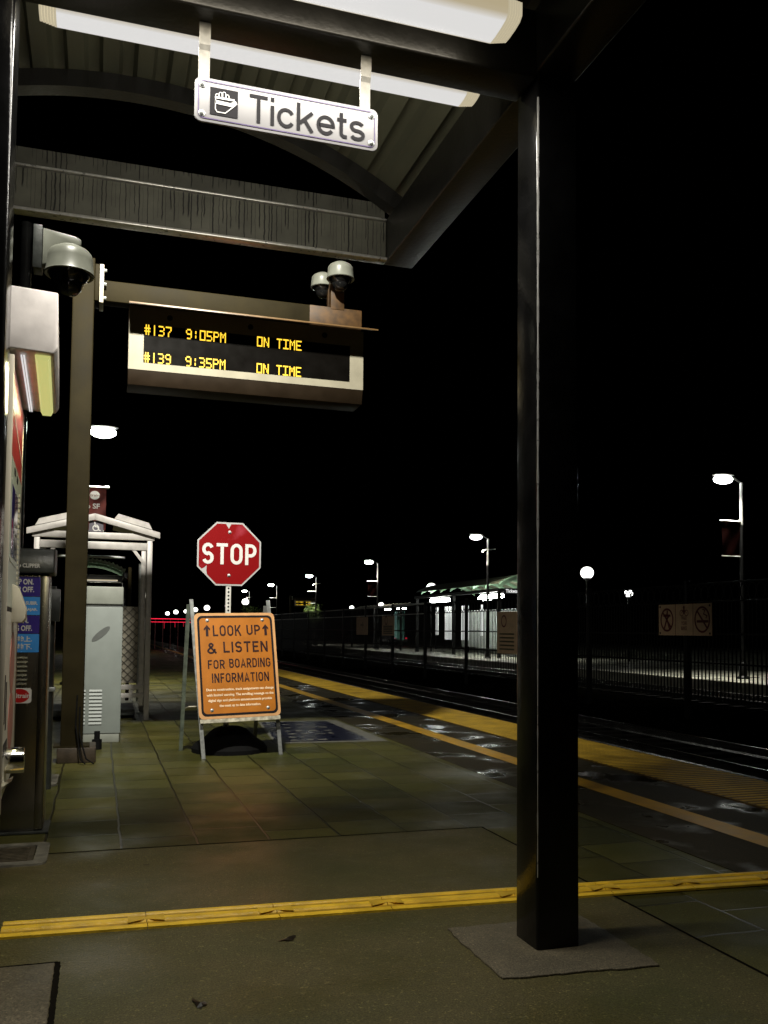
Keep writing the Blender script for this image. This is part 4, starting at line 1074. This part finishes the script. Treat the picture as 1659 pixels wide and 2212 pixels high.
def banner(label, loc, letters, cloth=None):
    t = thing('banner', label, 'banner', loc, 0, 'cloth banners on lamp posts')
    mb = MB(); n = 14
    vs = []; fs = []
    for j in range(n+1):
        for i in range(n+1):
            x = i/n*0.72; z = -j/n*1.12; vs.append((x, 0.02*math.sin(5*x+2*z)+0.012*math.sin(11*x-6*z), z))
    for j in range(n):
        for i in range(n): fs.append((j*(n+1)+i, j*(n+1)+i+1, (j+1)*(n+1)+i+1, (j+1)*(n+1)+i))
    obj('cloth', mb.add(vs, fs), cloth or MAROON, t, smooth=True)
    if letters:
        obj('emblem', MB().prism([(0.43+0.125*math.cos(2*PI*i/24), -0.20+0.115*math.sin(2*PI*i/24)) for i in range(24)], 'y', -0.045, -0.041), TEXTW, t)
        obj('emblem_lettering', text('Caltrain', 0.14, 0.55, -0.235, -0.165, -0.048, 0.02), M('grey emblem ink', (0.20, 0.10, 0.06), 0.6), t)
        obj('lettering', text('To SF', 0.10, 0.56, -0.56, -0.42, -0.045, 0.02), TEXTW, t)
        obj('lettering', text('Tag On/Off', 0.05, 0.62, -0.86, -0.77, -0.045, 0.01), TANINK, t)
    return t
banner('maroon cloth banner reading To SF on the post behind the olive display post', (-0.60, 25.0, 5.19), True)
UNLITCLOTH = M('unlit banner cloth', (0.006, 0.0008, 0.0005), 0.9, spec=0.02)  # maroon cloth with the darkness of its unlit spot put into the colour
banner('dark unlit banner on the nearest far platform lamp post', (19.56, 24.95, 5.19), False, UNLITCLOTH)
banner('dark banner on the far lamp post left of the far shelter', (19.56, 66.05, 5.19), False, UNLITCLOTH)

# ================================================================== TRACK FENCE
XF = 12.5
TF = thing('track_fence', 'long black picket fence with rings between the tracks', 'fence', (XF, 0, 0))
ys = [8.7+4.22*k for k in range(17)]
for k, (a, b_) in enumerate(zip(ys, ys[1:])):
    pk = MB()
    n = 34; st = (b_-a)/n
    for i in range(1, n):
        y = a+i*st; pk.box(-0.011, 0.011, y-0.011, y+0.011, 0.06, 2.15)
    for i in range(n//2):
        c = a+st*(2*i+1)
        m_ = 14
        for q in range(m_):
            t0, t1 = 2*PI*q/m_, 2*PI*(q+1)/m_
            pk.beam((0, c+st*0.92*math.cos(t0), 2.36+0.17*math.sin(t0)), (0, c+st*0.92*math.cos(t1), 2.36+0.17*math.sin(t1)), 0.02, 0.02, (1, 0, 0))
    pk.box(-0.015, 0.015, a, b_, 1.46, 1.50); pk.box(-0.018, 0.018, a, b_, 0.10, 0.14); pk.box(-0.013, 0.013, a, b_, 0.84, 0.875)
    obj('picket_panel', pk, FENCEM, TF, clean=False)
    obj('fence_post', MB().box(-0.055, 0.055, a-0.055, a+0.055, -0.40, 2.66), FENCEM, TF, bevel=0.008)
    obj('top_rail', MB().cyl((0, a, 2.56), (0, b_, 2.56), 0.024, n=10), RAILTOP if a > 33 else FENCEM, TF, smooth=True)  # far rails paler: lamp reflections along them put into the colour
    obj('middle_rail', MB().cyl((0, a, 2.17), (0, b_, 2.17), 0.02, n=10), RAILTOP if a > 33 else FENCEM, TF, smooth=True)
# signs fixed to the fence (face -X): build in x=u(along -Y) mapping
def fence_sign(label, yc, z0, z1, hwid, kind):
    t = thing('fence_sign', label, 'sign', (XF-0.07, yc, (z0+z1)/2), -PI/2, 'signs on the track fence')   # local -Y looks to -X world
    h = (z1-z0)/2
    obj('panel', MB().box(-hwid, hwid, -0.006, 0.006, -h, h), SIGNTAN, t)
    y = -0.0085
    if kind == 'three':
        mb = MB()
        w = hwid*2/3
        for (cx_, r_) in ((-w-0.0, 0.27), (w, 0.29)):
            s_ = ring(cx_, 0, r_*0.92, r_, 0.045, y); mb.add(s_.v, s_.f)
            s_ = line2d([(cx_-r_*0.6, r_*0.66), (cx_+r_*0.6, -r_*0.66)], 0.045, y-0.001); mb.add(s_.v, s_.f)
        # no fires / no crossing figure
        for pts, ww in (([(-w-.12, .10), (-w+.12, .10)], .05), ([(-w-.06, .08), (-w+.01, 0), (-w+.1, -.2)], .05), ([(-w+.06, .08), (-w-.01, 0), (-w-.1, -.2)], .05), ([(-w+.01, .13), (-w+.02, .2)], .05),
                        ([(w-.17, -.04), (w+.19, -.04)], .055), ([(w+.13, .03), (w+.17, .08), (w+.05, .12), (w+.1, .2), (w+.02, .22)], .026)):
            s_ = line2d(pts, ww, y-0.002); mb.add(s_.v, s_.f)
        for cx_ in (-0.085, 0.085):
            s_ = ring(cx_, 0.15, 0.072, 0.072, 0.018, y); mb.add(s_.v, s_.f)
        for pts, ww in (([(-.085, .15), (-.03, .21), (0, .14), (.03, .21), (.085, .15)], .018), ([(0, .14), (0, .27)], .035)):
            s_ = line2d(pts, ww, y-0.001); mb.add(s_.v, s_.f)
        s_ = ring(0, 0.275, 0.035, 0.035, 0.034, y-0.002, 14); mb.add(s_.v, s_.f)
        obj('symbols', mb, SIGNRED, t)
        obj('divider', MB().box(-w/2-.008, -w/2+.008, -0.008, -0.006, -h, h).box(w/2-.008, w/2+.008, -0.008, -0.006, -h, h), SIGNRED, t)
        for k, wd in enumerate(('WALK', 'YOUR', 'BIKE')):
            obj('lettering', text(wd, -0.10, 0.10, 0.0-k*0.115, 0.08-k*0.115, y, 0.02), SIGNRED, t)
        cr = MB()
        for a in (-1, 1):
            for b_ in (-1, 1): cr.cyl((a*(hwid-.06), -0.007, b_*(h-.05)), (a*(hwid-.06), -0.014, b_*(h-.05)), 0.025, n=8)
        obj('rivets', cr, INK, t)
    elif kind == 'arrow':
        mb = MB()
        for pts, ww in (([(-.25, .05), (.25, .05)], .05), ([(.12, .17), (.26, .05), (.12, -.07)], .05)):
            s_ = line2d(pts, ww, y); mb.add(s_.v, s_.f)
        obj('arrow', mb, M('olive ink', (0.08, 0.07, 0.03), 0.5), t)
    else:
        mb = MB()
        s_ = ring(-hwid*0.3, h*0.55, 0.2, 0.2, 0.05, y); mb.add(s_.v, s_.f)
        obj('red_ring', mb, SIGNRED, t)
        bars = MB()
        for k in range(5): bars.box(-hwid*0.75, hwid*0.75, -0.008, -0.0062, -h*0.1-k*h*0.18, -h*0.1-k*h*0.18+0.05)
        obj('print_rows', bars, M('olive ink', (0.08, 0.07, 0.03), 0.5), t)
    return t
fence_sign('beige prohibition sign with bicycle, fire and smoking symbols on the fence, right of column', 17.15, 1.44, 2.14, 0.95, 'three')
fence_sign('beige fence sign with dark arrow, leftmost on the track fence', 42.9, 1.25, 2.12, 1.0, 'arrow')
fence_sign('second fence sign from left, beside the arrow sign', 38.7, 1.25, 2.12, 0.9, 'other')
fence_sign('tall beige notice on the fence beside the left edge of the black column', 26.3, 0.78, 2.12, 0.72, 'other')

# ================================================================== FAR SHELTER
FS = thing('far_shelter', 'far platform shelter with green vaulted roof and bright windows behind the fence', 'shelter', (21.3, 46.0, 0))
GREENROOF = M('green roof steel', (0.25, 0.40, 0.27), 0.4, var=0.15)
fr_ = MB()
def farc(x): return 3.90 + 0.62*math.sin(PI*min(1, max(0, x/4.0)))**0.8
n = 20
for yk in [0.0]:
    for i in range(n):
        xa, xb = 4.0*i/n, 4.0*(i+1)/n
        fr_.add([(xa,yk,farc(xa)),(xb,yk,farc(xb)),(xb,yk,farc(xb)+.24),(xa,yk,farc(xa)+.24),(xa,yk+.12,farc(xa)),(xb,yk+.12,farc(xb)),(xb,yk+.12,farc(xb)+.24),(xa,yk+.12,farc(xa)+.24)],
                [(0,1,2,3),(7,6,5,4),(0,4,5,1),(3,2,6,7)])
obj('front_arch', fr_, GREENROOF, FS, smooth=True)
for yk in (2.0, 3.8, 5.6, 7.4, 9.2, 11.0, 12.8):
    m_ = MB()
    for i in range(n):
        xa, xb = 4.0*i/n, 4.0*(i+1)/n
        m_.add([(xa,yk,farc(xa)+.06),(xb,yk,farc(xb)+.06),(xb,yk,farc(xb)+.24),(xa,yk,farc(xa)+.24),(xa,yk+.10,farc(xa)+.06),(xb,yk+.10,farc(xb)+.06),(xb,yk+.10,farc(xb)+.24),(xa,yk+.10,farc(xa)+.24)],
               [(0,1,2,3),(7,6,5,4),(0,4,5,1),(3,2,6,7)])
    obj('roof_rib', m_, GREENROOF, FS)
rs = MB()
for i in range(n):
    xa, xb = 4.0*i/n, 4.0*(i+1)/n
    rs.add([(xa,0.3,farc(xa)+.26),(xb,0.3,farc(xb)+.26),(xb,14,farc(xb)+.26),(xa,14,farc(xa)+.26)], [(0,1,2,3)])
obj('roof_sheet', rs, ROOF, FS, smooth=True)
obj('fascia', MB().box(-0.1, 4.1, -0.02, 0.1, 3.68, 3.88).box(-0.1, 0.05, 0.1, 14, 3.70, 3.88), FENCEM, FS)
for (x, y) in ((0.05, 0.2), (3.9, 0.2), (0.05, 7), (0.05, 13.8), (3.9, 13.8)):
    obj('column', MB().box(x-0.09, x+0.09, y-0.09, y+0.09, 0, 3.69), FENCEM, FS)
for (ya, yb, zb) in ((4.6, 5.0, 1.2), (6.9, 8.0, 0.9), (9.6, 10.9, 0.9), (12.2, 12.6, 1.2)):
    obj('lit_window', MB().box(1.0, 1.05, ya, yb, zb, 3.1), WINDOWGLOW, FS)
obj('back_wall', MB().box(3.3, 3.36, 0.6, 13.5, 0.4, 2.9), M('pale glazing', (0.55, 0.58, 0.55), 0.2, var=0.1), FS)
obj('ticket_booth', MB().box(1.6, 2.6, 1.0, 2.6, 0, 2.4), M('dark booth', (0.03, 0.035, 0.035), 0.4), FS, bevel=0.02)
obj('bench', MB().box(1.2, 1.6, 3.4, 6.0, 0.42, 0.47).box(1.25, 1.3, 3.5, 3.55, 0, 0.42).box(1.25, 1.3, 5.8, 5.85, 0, 0.42), GALV, FS)
for k, (x, ya, yb, lab) in enumerate(((0.5, 1.0, 3.4, 'bright strip lamp nearest the front of the far green shelter'), (1.6, 5.0, 6.2, 'bright strip lamp in the middle of the far green shelter'), (0.4, 9.0, 11.6, 'blurred bright strip lamp at the back of the far green shelter'))):
    t = thing('strip_lamp', lab, 'lamp', (21.3+x, 46+ya, 3.52), 0, 'strip lamps in the far shelter')
    obj('diffuser', MB().prism(rrect(-0.22, 0.22, -0.12, 0.10, 0.08), 'y', 0, yb-ya), LAMPGLOW, t, smooth=True)
    obj('end_cap', MB().box(-0.1, 0.1, -0.03, 0, -0.05, 0.05), GALV, t)
    area('strip_light', t, (0, (yb-ya)/2, -0.1), (0, 0, 0), 0.3, yb-ya, 260, (0.95, 1, 0.95))
ft = thing('tickets_sign', 'tiny dark Tickets sign under the green arch of the far shelter', 'sign', (21.95, 45.85, 3.74))
obj('panel', MB().box(-0.42, 0.42, 0, 0.03, -0.15, 0.15), INK, ft)
obj('lettering', text('Tickets', -0.36, 0.36, -0.10, 0.10, -0.003, 0.03), E('lit white lettering', (1, 1, 1), 0.8), ft)
# second, lower shelter further along
S2 = thing('far_shelter', 'lower dark roofed shelter with ribbed pale roof edge, left of the green one', 'shelter', (21.0, 62.5, 0))
obj('roof', MB().prism([(0, 3.2), (3.5, 3.6), (3.5, 3.7), (0, 3.35)], 'y', 0, 14), M('dark shelter roof', (0.06, 0.06, 0.055), 0.5), S2)
m_ = MB()
for k in range(14): m_.beam((-0.05, 0.5+k, 3.18), (0.9, 0.3+k, 3.55), 0.12, 0.05)
obj('roof_ribs', m_, CREAM, S2)
for y in (0.3, 7, 13.7): obj('post', MB().box(0.1, 0.25, y, y+0.15, 0, 3.2), FENCEM, S2)
for ya in (1.0, 4.2):
    obj('ceiling_lamp', MB().box(0.6, 0.8, ya, ya+1.6, 3.08, 3.16), LAMPGLOW, S2)
obj('lit_panel', MB().box(0.5, 0.56, 0.6, 2.2, 0.8, 2.9), M('teal glass', (0.08, 0.22, 0.19), 0.2), S2)
obj('lit_window', MB().box(0.7, 0.74, 2.6, 3.6, 0.9, 2.9), E('dim teal window', (0.25, 0.5, 0.45), 0.35), S2)

# copies of the near canopy and board further off
c2 = dup(canopy, (-0.7, 51.5, 0), None, 'distant green lit canopy seen through the lift shelter')
for ch in c2.children:
    if ch.name.startswith(('corrugated_roof', 'roof_rib')):
        ch.data = ch.data.copy(); ch.data.materials[0] = GREENROOF  # green lamplight put into the distant roof and rib colour
for (src, lab) in ((lamp_far, 'distant tube lamp seen through the lift shelter, rear of its beam'), (lamp_near, 'distant tube lamp seen through the lift shelter, front of its beam')):
    l_ = src.location; dup(src, (l_.x-0.7, l_.y+51.5, l_.z), None, lab)
dup(DP, (22.9, 111.4, 0), None, 'distant post carrying the far amber display board')
dup(LD, (23.4, 111.2, 4.26), None, 'distant departure board showing blurred amber rows, right of the orange sign')

# ================================================================== DISTANT GLOBE LAMPS, RED LIGHT BAR, TREES, CAR
globes = [((24, 41.2, 4.55), 0.34, 'biggest globe lamp, just right of the black column'), ((26, 40.5, 3.5), 0.22, 'globe lamp above the fence between column and prohibition sign'),
          ((23, 61.4, 4.6), 0.36, 'globe lamp above the far shelter roofs'), ((26, 83.2, 3.9), 0.27, 'globe lamp over the second fence sign'), ((26, 93.8, 3.85), 0.25, 'globe lamp over the arrow fence sign'),
          ((12.0, 77.5, 3.80), 0.30, 'globe lamp beside a lit tree, right of the stop post'), ((10.4, 77, 3.40), 0.2, 'slim globe lamp just left of the stop post'), ((8, 70.8, 3.08), 0.23, 'globe lamp rightmost in the row over the red bar'), ((8, 79.6, 3.1), 0.22, 'globe lamp second from right in the row over the red bar'),
          ((8, 88.5, 3.1), 0.2, 'globe lamp third from right in the row over the red bar'), ((8, 100.2, 3.23), 0.26, 'globe lamp second from left in the row over the red bar'), ((8, 112.5, 3.25), 0.25, 'leftmost globe lamp in the row over the red bar'), ((26, 68.2, 2.9), 0.13, 'small lamp low between the two left fence signs')]
for (p, r, lab) in globes:
    t = thing('globe_lamp', lab, 'lamp post', (p[0], p[1], -0.7 if p[0] < 18 else 0), 0, 'distant globe lamps')
    zt = p[2] - (-0.7 if p[0] < 18 else 0)
    obj('globe', MB().ball((0, 0, zt), r, 1, 1, 0.92, 18, 10), GLOBEGLOW, t, smooth=True)
    obj('collar', MB().lathe([(r*0.5, zt-r*1.05), (r*0.55, zt-r*0.8), (0.06, zt-r*1.3)], n=12), M_POLE, t)
    obj('pole', MB().cyl((0, 0, 0), (0, 0, zt-r*0.95), 0.06, 0.045, n=10), FENCEM, t, smooth=True)
RB = thing('red_light_bar', 'low railing glowing red under the row of globe lamps', 'railing', (3.2, 66, 0))
obj('upper_strip', MB().box(0, 3.4, 0, 0.06, 2.12, 2.17), REDGLOW, RB)
obj('lower_strip', MB().box(0, 3.4, 0, 0.06, 1.90, 1.94), REDGLOW, RB)
for k in range(7): obj('upright', MB().box(0.1+k*0.53, 0.16+k*0.53, 0.07, 0.13, -0.7, 2.12), M('dark red post', (0.12, 0.01, 0.012), 0.4), RB)
for k, (x, h) in enumerate(((1.25, 0.45), (2.0, 0.35), (2.6, 0.3))): obj('red_reflection', MB().box(x, x+0.05, -0.02, 0.0, 1.90-h, 1.9), E('dim red reflection glow', (0.5, 0.01, 0.03), 0.5), RB)  # glowing bars stand in for reflections of the red lights

def tree(label, loc, h, cr, seed):
    t = thing('tree', label, 'tree', loc, 0, 'small lit trees')
    rd = random.Random(seed)
    tk = MB().cyl((0, 0, 0), (0.05, 0, h*0.55), 0.09, 0.06, n=8)
    for k in range(5):
        a = k*1.3; tk.cyl((0.05, 0, h*0.5), (0.05+cr*0.6*math.cos(a), cr*0.6*math.sin(a), h*0.72+0.1*k), 0.04, 0.015, n=6)
    obj('trunk', tk, BARK, t)
    lf = MB()
    for c in range(26):
        a, b_ = rd.uniform(0, 2*PI), rd.uniform(-1, 1); rr = cr*rd.uniform(0.35, 1)
        cx_, cy_, cz_ = rr*math.cos(a), rr*math.sin(a), h*0.78+b_*cr*0.8
        for q in range(34):
            p = Vector((cx_+rd.gauss(0, cr*.17), cy_+rd.gauss(0, cr*.17), cz_+rd.gauss(0, cr*.17)))
            e1 = Vector((rd.uniform(-1, 1), rd.uniform(-1, 1), rd.uniform(-1, 1))).normalized(); e2 = e1.orthogonal().normalized()
            s_ = rd.uniform(0.05, 0.10)
            lf.add([p-e1*s_, p+e2*s_*.5, p+e1*s_, p-e2*s_*.5], [(0,1,2,3)])
    obj('crown', lf, LEAFM, t, clean=False)
tree('small yellow green tree lit beside the globe lamp, right of the stop post', (12.9, 78.5, -0.7), 4.2, 0.9, 1)
tree('small yellow green tree below the far amber display', (20.6, 88.5, 0), 3.9, 0.9, 2)
CR = thing('parked_car', 'silver parked car half hidden behind the fence signs with a red tail lamp', 'car', (27.5, 84.0, 0), 0)
bd = [(-2.1, .35), (-2.15, .75), (-1.75, .95), (-1.25, 1.38), (0.35, 1.42), (1.05, .98), (1.95, .85), (2.1, .6), (2.08, .35)]
obj('body', MB().prism(bd, 'x', -0.82, 0.82), CARPAINT, CR, bevel=0.06, seg=3)
for s in (-1, 1):
    obj('side_window', MB().prism([(-1.3, .98), (-1.0, 1.32), (0.25, 1.35), (0.75, .98)], 'x', s*0.822, s*0.83), CARGLASS, CR)
    for y in (-1.3, 1.3):
        w_ = obj('wheel', MB().cyl((s*0.70, y, .32), (s*0.86, y, .32), .32, n=20), RUBBER, CR)
        obj('rim', MB().cyl((s*0.861, y, .32), (s*0.87, y, .32), .2, n=16), GALV, w_)
    obj('tail_lamp', MB().box(s*0.62-.12, s*0.62+.12, -2.17, -2.13, .68, .80), REDGLOW if s > 0 else E('pink tail lamp', (1, 0.35, 0.4), 1.2), CR)
obj('rear_window', MB().prism([(-1.72, .99), (-1.30, 1.36), (-1.31, 1.37), (-1.73, 1.0)], 'x', -0.65, 0.65), CARGLASS, CR)
